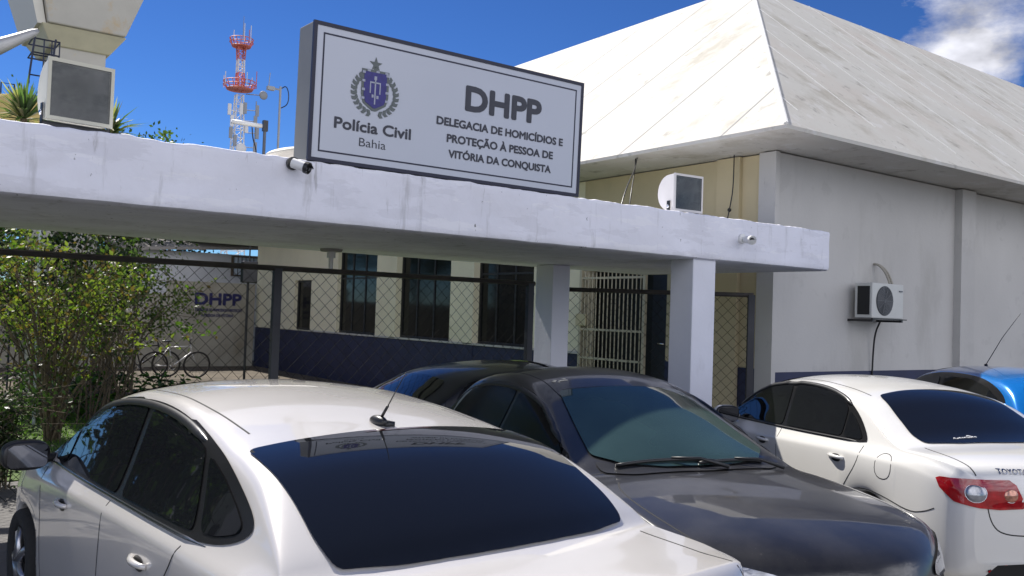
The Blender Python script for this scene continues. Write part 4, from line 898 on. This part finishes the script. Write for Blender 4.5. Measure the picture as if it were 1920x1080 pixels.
# ------------------------------------------------------------------ plants
BARK = mat('cane_bark', (.15, .115, .075), .85, var=.4, vscale=9)
GR = [leafmat('leaf_green', (.065, .12, .02)), leafmat('leaf_light', (.15, .19, .04)), leafmat('leaf_brownish', (.12, .085, .03)), leafmat('leaf_dark', (.02, .042, .012))]
def leaf(mb, p, s, rng, asp=.55):
    d = Vector((rng.gauss(0, 1), rng.gauss(0, 1), rng.gauss(0, .8))).normalized(); u = d.orthogonal().normalized(); u.rotate(Matrix.Rotation(rng.uniform(0, 2*pi), 3, d))
    w = d.cross(u)*s*asp*.5; mb.add([p, p+u*s*.45+w, p+u*s, p+u*s*.45-w], [(0, 1, 2, 3)])
def bush(name, loc, label, cat, n, hgt, spread, nleaf, ls, mats, seed, lo=.35, droop=.5, group=None, flowers=0, stem=.012, bias=(0, 0), root=.25):
    rng = random.Random(seed); e = empty(name, loc, label, cat, group=group); st_ = MB(); lv = MB(); fl = MB()
    for i in range(n):
        a = rng.uniform(0, 2*pi); r_ = spread*rng.uniform(.15, 1)**.7; h = hgt*rng.uniform(.55, 1)
        b0 = Vector((rng.gauss(0, root), rng.gauss(0, root), 0)); tip = Vector((cos(a)*r_+bias[0]*rng.random(), sin(a)*r_+bias[1]*rng.random(), h))
        P = []; K = 9
        for k in range(K+1):
            t = k/K; q = b0.lerp(tip, t**1.25); q.z = h*(1-(1-t)**1.7)-droop*max(0, t-.6)**1.5*h*rng.uniform(.5, 1.6)
            q += Vector((rng.gauss(0, .03), rng.gauss(0, .03), 0))*(t*2); P.append(q)
        st_.tube(P, [stem*(1.25-1.0*k/K)*rng.uniform(.8, 1.1) for k in range(K+1)], 4, False)
        for j in range(3):   # twigs
            k = rng.randint(3, K-1); d = Vector((rng.gauss(0, .35), rng.gauss(0, .35), rng.uniform(-.05, .4))); Q = [P[k], P[k]+d*.5, P[k]+d+Vector((0, 0, -.06))]
            st_.tube(Q, [stem*.4, stem*.3, stem*.18], 3, False)
            m = rng.choice(range(len(mats)))
            for c_ in range(int(nleaf*.25)):
                if rng.random() < .5: m = rng.choice(range(len(mats)))
                lv.cm = m; leaf(lv, Q[0].lerp(Q[2], rng.random())+Vector((rng.gauss(0, .05), rng.gauss(0, .05), rng.gauss(0, .05))), ls*rng.uniform(.6, 1.3), rng)
        for c_ in range(nleaf):
            t = lo+(1-lo)*rng.random()**.8; k = min(K-1, int(t*K)); q = P[k].lerp(P[k+1], t*K-k)
            if noise.noise(q*1.6+Vector((seed, 0, 0))) < -.18: continue
            lv.cm = min(len(mats)-1, int(abs(noise.noise(q*2.2+Vector((0, seed, 0))))*len(mats)*1.7+rng.random()*.9)); leaf(lv, q+Vector((rng.gauss(0, .075), rng.gauss(0, .075), rng.gauss(0, .075))), ls*rng.uniform(.6, 1.3), rng)
        if i < flowers: fl.ell(P[-2]+Vector((0, -.03, .02)), (.04, .04, .032), 8, 6)
    lv.cm = 1; st_.build('stems', BARK, e); lv.build('foliage', mats, e)
    if flowers: fl.build('flowers', mat('pale_rose_petals', (.75, .68, .55), .6), e, True)
    return e
bush('rose_bush', (2.2, 13.4, 0), 'big sprawling rose bush with bare canes low down, left behind the fence', 'bush', 40, 3.3, 2.5, 80, .07, [GR[1], GR[1], GR[2], GR[0]], 3, .45, .85, flowers=9, bias=(.3, 0), root=.06, stem=.012)
bush('rose_bush', (3.3, 15.2, 0), 'lighter green arching rose bush reaching towards the yard wall', 'bush', 26, 3.1, 1.7, 60, .07, [GR[1], GR[1], GR[0]], 8, .55, .8, flowers=5, bias=(.5, 0))
bush('shrub', (4.3, 20.5, 0), 'leafy shrub standing behind the lighter rose bush', 'shrub', 30, 3.6, 1.4, 90, .09, [GR[0], GR[3], GR[0]], 18, .35, .4)
bush('shrub', (3.0, 20.0, 0), 'dark shrub between the two rose bushes, near the yard wall', 'shrub', 46, 3.9, 1.9, 120, .10, [GR[3], GR[0], GR[3]], 68, .05, .3)
bush('shrub', (.9, 17.5, 0), 'dense dark shrub at the far left of the garden', 'shrub', 50, 4.3, 2.2, 110, .10, [GR[3], GR[0], GR[3]], 28, .1, .3)
bush('shrub', (-2.2, 12.6, 0), 'tall dense shrub beyond the left edge of the photo, nearer the fence', 'shrub', 60, 4.6, 2.2, 150, .13, [GR[3], GR[0], GR[3]], 48, .05, .3)
bush('shrub', (-4.6, 15.5, 0), 'tall dense shrub beyond the left edge of the photo, farther back', 'shrub', 60, 5.2, 2.8, 150, .15, [GR[3], GR[0], GR[3]], 58, .05, .3)
bush('shrub', (1.15, 10.35, 0), 'small dark shrub at the foot of the fence by the silver sedan', 'shrub', 36, 1.15, .42, 110, .05, [GR[3], GR[3]], 38, .05, .3, stem=.007, root=.1)
for k, (x, y, s_) in enumerate(((3.05, 16.2, 1.0), (3.7, 15.9, .85), (2.45, 15.6, .75), (4.5, 16.6, .8))):
    lbl = ('broad-leaved plant in the middle of the low clump by the lawn', 'broad-leaved plant right of the lawn patch under the canes', 'broad-leaved plant left of the lawn patch beside the canes', 'broad-leaved plant farthest right, under the arching rose canes')[k]
    rng = random.Random(50+k); e = empty('leafy_plant', (x, y, 0), lbl, 'plant', group='broad-leaved plants by the lawn'); lv = MB(); st_ = MB()
    for i in range(150):
        p = Vector((rng.gauss(0, .30), rng.gauss(0, .25), rng.uniform(.08, .80)))*s_; d = Vector((rng.gauss(0, 1), rng.gauss(-.4, 1), rng.uniform(-.3, .6))).normalized()
        w = d.cross(Vector((0, 0, 1))).normalized(); u = Vector((0, 0, .02)); l_ = rng.uniform(.12, .22)*s_; lv.cm = rng.choice((0, 0, 1))
        lv.add([p, p+d*l_*.35+w*l_*.3+u, p+d*l_*.75+w*l_*.22, p+d*l_-u*2, p+d*l_*.75-w*l_*.22, p+d*l_*.35-w*l_*.3+u], [(0, 1, 2, 3), (0, 3, 4, 5)])
        if i % 4 == 0: st_.tube([(p.x*.3, p.y*.3, 0), p*.8+Vector((0, 0, -.02)), p], .006, 3, False)
    lv.build('leaves', [leafmat('broad_leaf', (.10, .21, .035), .3), leafmat('broad_leaf_dark', (.035, .09, .02), .3)], e); st_.build('stems', BARK, e)

def tree(loc, h, r, label, seed, mats, n=150, ls=.16, tr=.13):
    rng = random.Random(seed); e = empty('tree', loc, label, 'tree', group='trees behind the yard wall'); tk = MB(); cr_ = MB()
    tk.tube([(0, 0, 0), (.08, .03, h*.3), (0, .05, h*.55), (.05, 0, h*.8)], [tr, tr*.8, tr*.55, tr*.25], 8)
    for i in range(n):
        a = rng.uniform(0, 2*pi); ph = rng.uniform(-.55, 1) ; rr = r*(rng.uniform(.35, 1))*sqrt(max(.05, 1-ph*ph*.75)); c = Vector((cos(a)*rr, sin(a)*rr, h*.66+ph*h*.34))
        if i % 6 == 0: b0 = Vector((0, .03, h*rng.uniform(.25, .6))); tk.tube([b0, b0.lerp(c, .5)+Vector((0, 0, .1)), c], [tr*.35, tr*.2, .012], 5, False)
        R_ = rng.uniform(.22, .5)*r*.42; mi = rng.randrange(len(mats))
        for j in range(70):
            cr_.cm = mi if rng.random() < .75 else rng.randrange(len(mats)); leaf(cr_, c+Vector((rng.gauss(0, R_), rng.gauss(0, R_), rng.gauss(0, R_*.7))), ls*rng.uniform(.6, 1.3), rng, .6)
    tk.build('trunk', BARK, e, True); cr_.build('crown', mats, e)
tree((3.2, 31, 0), 7.6, 2.9, 'dark dense tree behind the yard wall, left of the bright gap', 71, [GR[3], GR[0], GR[3]])
tree((7.6, 33.5, 0), 7.4, 2.7, 'dark green tree behind the yard wall nearest the neighbouring house', 72, [GR[3], GR[3], GR[0]])
tree((-1.5, 27, 0), 6.5, 3.0, 'broad green tree at the far left behind the canopy', 73, [GR[0], GR[3], GR[1]])
# spiky plants on the canopy and a seedling
def yucca(loc, s, n, label, seed):
    rng = random.Random(seed); e = empty('spiky_plant', loc, label, 'plant', group='spiky plants behind the canopy'); lv = MB(); tk = MB()
    tk.tube([(0, 0, 0), (.02, 0, .2), (0, 0, .52)], [.04, .035, .03], 8); pt = MB(); pt.tube([(0, 0, 0), (0, 0, .01), (0, 0, .22), (0, 0, .24)], [.11, .12, .16, .15], 20); pt.build('pot', mat('clay_pot', (.30, .13, .07), .8), e, auto=40); tk.build('stem', BARK, e, True)
    for i in range(n):
        a = rng.uniform(0, 2*pi); el = rng.uniform(-.25, 1.4); d = Vector((cos(a)*cos(el), sin(a)*cos(el), sin(el))); l_ = s*rng.uniform(.7, 1.05); w = d.cross(Vector((0, 0, 1))).normalized()*.016
        p = Vector((0, 0, .52)); q = p+d*l_*.5+Vector((0, 0, .02)); r_ = p+d*l_-Vector((0, 0, .10*cos(el)*l_)); lv.cm = rng.choice((0, 0, 1))
        lv.add([p-w*.6, p+w*.6, q+w, r_, q-w], [(0, 1, 2, 4), (4, 2, 3)])
    lv.build('leaves', [leafmat('yucca_leaf', (.07, .12, .04)), leafmat('yucca_leaf_pale', (.28, .27, .14))], e)
yucca((1.21, 9.6, 3.09), .44, 110, 'spiky plant left of the cream floodlight', 5)
yucca((1.98, 9.6, 3.06), .42, 90, 'spiky plant right of the cream floodlight', 6)
rng = random.Random(9); e = empty('seedling', (1.815, 6.95, 3.08), 'tiny green seedling sprouting on top of the canopy', 'plant'); lv = MB(); st_ = MB()
st_.tube([(0, 0, 0), (.01, 0, .06), (0, 0, .11)], .004, 4); st_.build('stem', BARK, e)
for i in range(26): leaf(lv, Vector((rng.gauss(0, .028), rng.gauss(0, .02), rng.uniform(.04, .13))), .035, rng, .8)
lv.build('leaves', [GR[0]], e)
# weeds and droppings of mortar along the canopy top
# ------------------------------------------------------------------ water tower
TW = mat('tower_render', (.52, .50, .45), .85, var=.05, bump=.1, stains=[((.55, .36, .12), 1.2, .60, .08, .45, (1, 1, 1))])
TY = mat('tower_cream', (.72, .68, .52), .8, var=.08)
wt = empty('water_tower', (3.9, 23.1, 0), 'concrete water tower flaring upwards on a square column, above the left floodlight', 'water tower', radians(0)); to = Vector((3.9, 23.1, 0))
b = LB(to); b.box((3.36, 22.3, 0), (4.43, 23.9, 7.85)); b.build('column', TW, wt, bevel=.03)
def frust(b, A, z0, Bq, z1):
    (x0, y0, x1, y1), (X0_, Y0_, X1_, Y1_) = A, Bq
    b.add([(x0, y0, z0), (x1, y0, z0), (x1, y1, z0), (x0, y1, z0), (X0_, Y0_, z1), (X1_, Y0_, z1), (X1_, Y1_, z1), (X0_, Y1_, z1)], [(3, 2, 1, 0), (4, 5, 6, 7), (0, 1, 5, 4), (1, 2, 6, 5), (2, 3, 7, 6), (3, 0, 4, 7)])
b = LB(to); frust(b, (3.12, 21.75, 4.72, 24.2), 7.98, (2.35, 20.9, 5.9, 25.1), 11.4); b.build('tank', TW, wt, bevel=.03)
b = LB(to); frust(b, (2.93, 21.9, 3.10, 24.2), 7.96, (1.95, 21.05, 2.30, 25.0), 11.4); b.build('tank_side_slab', mat('tower_white', (.78, .75, .68), .8), wt)
b = LB(to); frust(b, (3.25, 22.25, 4.5, 24.0), 7.62, (3.0, 21.82, 4.76, 24.2), 7.975); b.build('base_slab', TY, wt, bevel=.02)
lad = empty('ladder', (2.75, 21.3, 0), 'dark steel ladder climbing to the water tower', 'ladder'); lo_ = Vector((2.75, 21.3, 0)); LDM = mat('ladder_steel', (.03, .035, .06), .5, .4)
b = LB(lo_); b.tube([(2.62, 21.3, 0), (2.62, 21.3, 5.2), (2.82, 21.3, 7.5)], .022, 6); b.tube([(3.02, 21.3, 0), (3.02, 21.3, 5.2), (3.22, 21.3, 7.5)], .022, 6)
b.build('rails', LDM, lad)
for i in range(16):
    z = .5+i*.44; dx = max(0, (z-5.2)/2.3*.2); b = LB(lo_); b.tube([(2.62+dx, 21.3, z), (3.02+dx, 21.3, z)], .016, 6); b.build('rung', LDM, lad)
b = LB(lo_)
for z in (7.15, 7.45): b.tube([(2.78, 21.3, z), (3.3, 21.3, z), (3.3, 21.9, z), (2.78, 21.9, z), (2.78, 21.3, z)], .018, 5)
for x in (3.0, 3.15, 3.3): b.tube([(x, 21.3, 6.6), (x, 21.3, 7.45)], .014, 5)
b.build('safety_cage', LDM, lad)
yt = empty('yellow_tank', (2.45, 20.0, 0), 'small yellow water tank on a stand left of the spiky plant', 'tank'); b = MB(); b.tube([(-.05, 0, 4.95), (-.05, 0, 5.0), (-.05, 0, 5.72), (-.05, 0, 5.86)], [.40, .44, .46, .36], 28); b.build('tank', mat('yellow_fibreglass', (.70, .52, .18), .5, var=.1), yt, auto=40)
b = MB(); b.tube([(-.35, 0, 5.86), (-.35, 0, 6.12), (-.12, 0, 6.12), (-.12, 0, 5.86)], .018, 6); b.build('handrail', LDM, yt)
b = MB()
for sx_ in (-.4, .3):
    for sy_ in (-.35, .35): b.tube([(sx_, sy_, 0), (sx_, sy_, 4.95)], .06, 8)
b.build('stand', TW, yt)
# street lamp arm at far left
sl_ = empty('street_lamp', (-2.3, 12, 0), 'grey metal lamp arm entering from the left edge of the photo', 'street lamp'); GM = mat('galvanised_grey', (.42, .42, .41), .5, .4, var=.15)
b = MB(); b.tube([(0, 0, 0), (0, 0, 3.4)], [.09, .06], 12); b.tube([(0, 0, 3.4), (.5, 0, 3.75), (2.9, 0, 4.57)], [.05, .05, .045], 10); b.build('pole', GM, sl_, True)
b = MB(); b.tube([(2.85, 0, 4.55), (3.0, 0, 4.62), (3.5, 0, 4.84), (3.86, 0, 5.08), (3.92, 0, 5.13)], [.05, .10, .095, .05, .02], 12); b.build('lamp_head', GM, sl_, True)

# ------------------------------------------------------------------ communication tower and masts
TR = mat('tower_red', (.62, .17, .12), .6, var=.35, vscale=1.2); TWH = mat('tower_white_paint', (.75, .74, .72), .6); DG = mat('antenna_grey', (.30, .31, .32), .6)
ct = empty('communication_tower', (40.8, 120, 0), 'tall red and white lattice communication tower with round platforms', 'tower')
def lattice(nm, z0, z1, w0, w1, m, seg):
    b = MB(); n = seg
    for i in range(n):
        za = z0+(z1-z0)*i/n; zb_ = z0+(z1-z0)*(i+1)/n; wa = w0+(w1-w0)*i/n; wb_ = w0+(w1-w0)*(i+1)/n
        cs = [(-1, -1), (1, -1), (1, 1), (-1, 1)]
        for k in range(4):
            a = cs[k]; c_ = cs[(k+1) % 4]
            b.tube([(a[0]*wa, a[1]*wa, za), (a[0]*wb_, a[1]*wb_, zb_)], .09, 4, False)
            b.tube([(a[0]*wa, a[1]*wa, za), (c_[0]*wb_, c_[1]*wb_, zb_)], .05, 3, False); b.tube([(a[0]*wb_, a[1]*wb_, zb_), (c_[0]*wb_, c_[1]*wb_, zb_)], .05, 3, False)
    return b.build(nm, m, ct)
lattice('lower_lattice', 0, 30.6, 1.5, .45, TWH, 26); lattice('middle_lattice', 31.2, 33.6, .45, .42, TR, 3); lattice('upper_lattice', 33.6, 35.4, .42, .4, TWH, 2); lattice('top_lattice', 35.4, 37.4, .4, .5, TR, 3)
for (z, r_) in ((31.4, 2.15), (37.3, 1.55)):
    b = MB(); rng = random.Random(int(z))
    for zz, rr in ((z, r_*.8), (z+.5, r_), (z+1.0, r_)): b.tube([(rr*cos(t*pi/12), rr*sin(t*pi/12), zz) for t in range(25)], .06, 4, False)
    for t in range(16): a = t*pi/8; b.tube([(r_*.8*cos(a), r_*.8*sin(a), z), (r_*cos(a), r_*sin(a), z+1.0)], .06, 4, False); b.tube([(.4*cos(a), .4*sin(a), z-.1), (r_*.8*cos(a), r_*.8*sin(a), z)], .06, 4, False)
    b.tube([(0, 0, z-.12), (0, 0, z+.02)], r_*.8, 16); b.build('platform', TR, ct)
rng = random.Random(4)
for i in range(12):
    a = rng.uniform(0, 2*pi); z = 32.2 if i < 8 else 38.2; r_ = 2.2 if i < 8 else 1.6; b = MB(); b.tube([(r_*cos(a), r_*sin(a), z-.6), (r_*cos(a), r_*sin(a), z+rng.uniform(.9, 2.0))], .055, 4); b.build('whip_antenna', TWH if i % 3 else TR, ct)
for i, (dx, z, m_) in enumerate(((-1.5, 28.3, TWH), (-1.1, 26.8, TWH), (.1, 28.6, TWH), (.6, 28.8, DG), (2.3, 28.7, DG), (2.1, 27.2, DG), (-1.2, 25.2, DG), (2.4, 25.6, DG), (.9, 26.2, TWH), (-.6, 24.2, DG), (2.2, 23.6, DG))):
    b = MB(); b.box((dx-.22, -.9, z-.75), (dx+.22, -.65, z+.75)); b.tube([(dx, -.65, z), (dx*.3, 0, z)], .06, 4); b.build('antenna_panel', m_, ct)
b = MB(); b.tube([(2.2, -.6, 22), (2.2, -.6, 30)], .08, 5); b.tube([(.2, 0, 38.3), (.2, 0, 41.5)], [.08, .03], 5); b.build('mast_rod', DG, ct)
for (z, dx, rr) in ((23.2, .2, .75), (30.9, 3.0, .6)):
    b = MB(); b.ell((dx, -1.0, z), (rr, .25, rr)); b.tube([(dx, -.9, z), (dx*.3, 0, z)], .07, 5); b.build('dish', TWH if dx < 1 else DG, ct, True)
ms = empty('antenna_mast', (14.85, 40, 0), 'thin mast with a thick white horizontal tube, beside the communication tower', 'antenna')
b = MB(); b.tube([(0, 0, 0), (0, 0, 10.45)], .075, 8); b.build('pole', mat('mast_dark', (.10, .11, .13), .5), ms); b = MB(); b.tube([(-1.55, 0, 10.22), (-.15, 0, 10.22)], .10, 10); b.build('tube_antenna', WPL, ms, True)
b = MB(); b.box((-.1, -.1, 10.0), (.12, .1, 10.5)); b.build('clamp', BLK, ms); b = MB(); b.tube(chaikin([(-.6, 0, 10.1), (-.55, 0, 9.6), (-.4, 0, 9.2), (-.35, 0, 8.9)], 2, False), .03, 5); b.build('feed_cable', BLK, ms)
ms = empty('antenna_mast', (15.5, 40, 0), 'taller thin mast with a short arm and hanging cable loop, nearest the sign', 'antenna')
b = MB(); b.tube([(0, 0, 0), (.02, 0, 12.2)], .055, 8); b.build('pole', DG, ms); b = MB(); b.tube([(.05, 0, 12.05), (-.55, 0, 12.05)], .045, 6); b.tube([(-.55, 0, 12.05), (-.5, 0, 12.75)], .02, 5); b.box((-.62, -.1, 11.95), (-.28, .1, 12.12)); b.build('arm', DG, ms)
b = MB(); b.tube(chaikin([(.05, 0, 12.1), (.3, 0, 12.3), (.45, 0, 11.9), (.4, 0, 11.4), (.08, 0, 11.2)], 3, False), .025, 5); b.build('cable_loop', BLK, ms)
# satellite dish lying behind the sign
sd_ = empty('satellite_dish', (3.36, 8.5, 3.09), 'cream satellite dish tilted on the canopy just left of the sign', 'satellite dish')
b = MB(); b.ell((.06, 0, .36), (.24, .22, .05), 28, 12, Matrix.Rotation(radians(-12), 3, 'Y')); b.build('dish', mat('dish_cream', (.70, .66, .55), .6, var=.1), sd_, True)
b = MB(); b.tube([(0, 0, 0), (0, 0, .35)], .03, 8); b.tube([(-.3, 0, .0), (0, 0, .2)], .015, 6); b.build('stand', GM, sd_)

# ------------------------------------------------------------------ neighbour house
nh = empty('neighbour_house', (10, 31, 0), 'pale neighbouring house with a barred window, behind the yard wall', 'house'); no = Vector((10, 31, 0))
b = LB(no); b.box((7.2, 31, 0), (14, 36, 3.7)); b.build('wall', mat('neighbour_wall', (.62, .63, .66), .8, var=.1), nh)
b = LB(no); b.add([(6.8, 30.6, 3.6), (14.4, 30.6, 4.1), (14.4, 36.4, 5.0), (6.8, 36.4, 4.5), (6.8, 30.6, 3.7), (14.4, 30.6, 4.2), (14.4, 36.4, 5.1), (6.8, 36.4, 4.6)], [(3, 2, 1, 0), (4, 5, 6, 7), (0, 1, 5, 4), (1, 2, 6, 5), (2, 3, 7, 6), (3, 0, 4, 7)]); b.build('roof', mat('neighbour_roof', (.30, .28, .26), .8), nh)
b = LB(no); b.box((10.5, 30.92, 2.95), (11.75, 30.99, 3.66)); wo = b.build('window_frame', mat('brown_frame', (.12, .09, .06), .6), nh)
b = LB(no); b.box((10.56, 30.90, 3.0), (11.69, 30.915, 3.61)); b.build('window_pane', mat('bright_pane', (.60, .68, .78), .2), wo)
b = LB(no)
for i in range(9): b.tube([(10.56+i*.14, 30.87, 2.95), (10.56+i*.14, 30.87, 3.66)], .012, 4)
b.build('window_bars', FRM, nh)
gp = empty('garden_post', (2.25, 15.2, 0), 'thin pale post with a short cross arm among the rose canes', 'post'); b = MB(); b.tube([(0, 0, 0), (-.05, 0, 3.3)], .022, 8); b.tube([(-.2, 0, 2.33), (.15, 0, 2.35)], .018, 6); b.build('post', mat('pale_post', (.5, .55, .55), .6), gp)
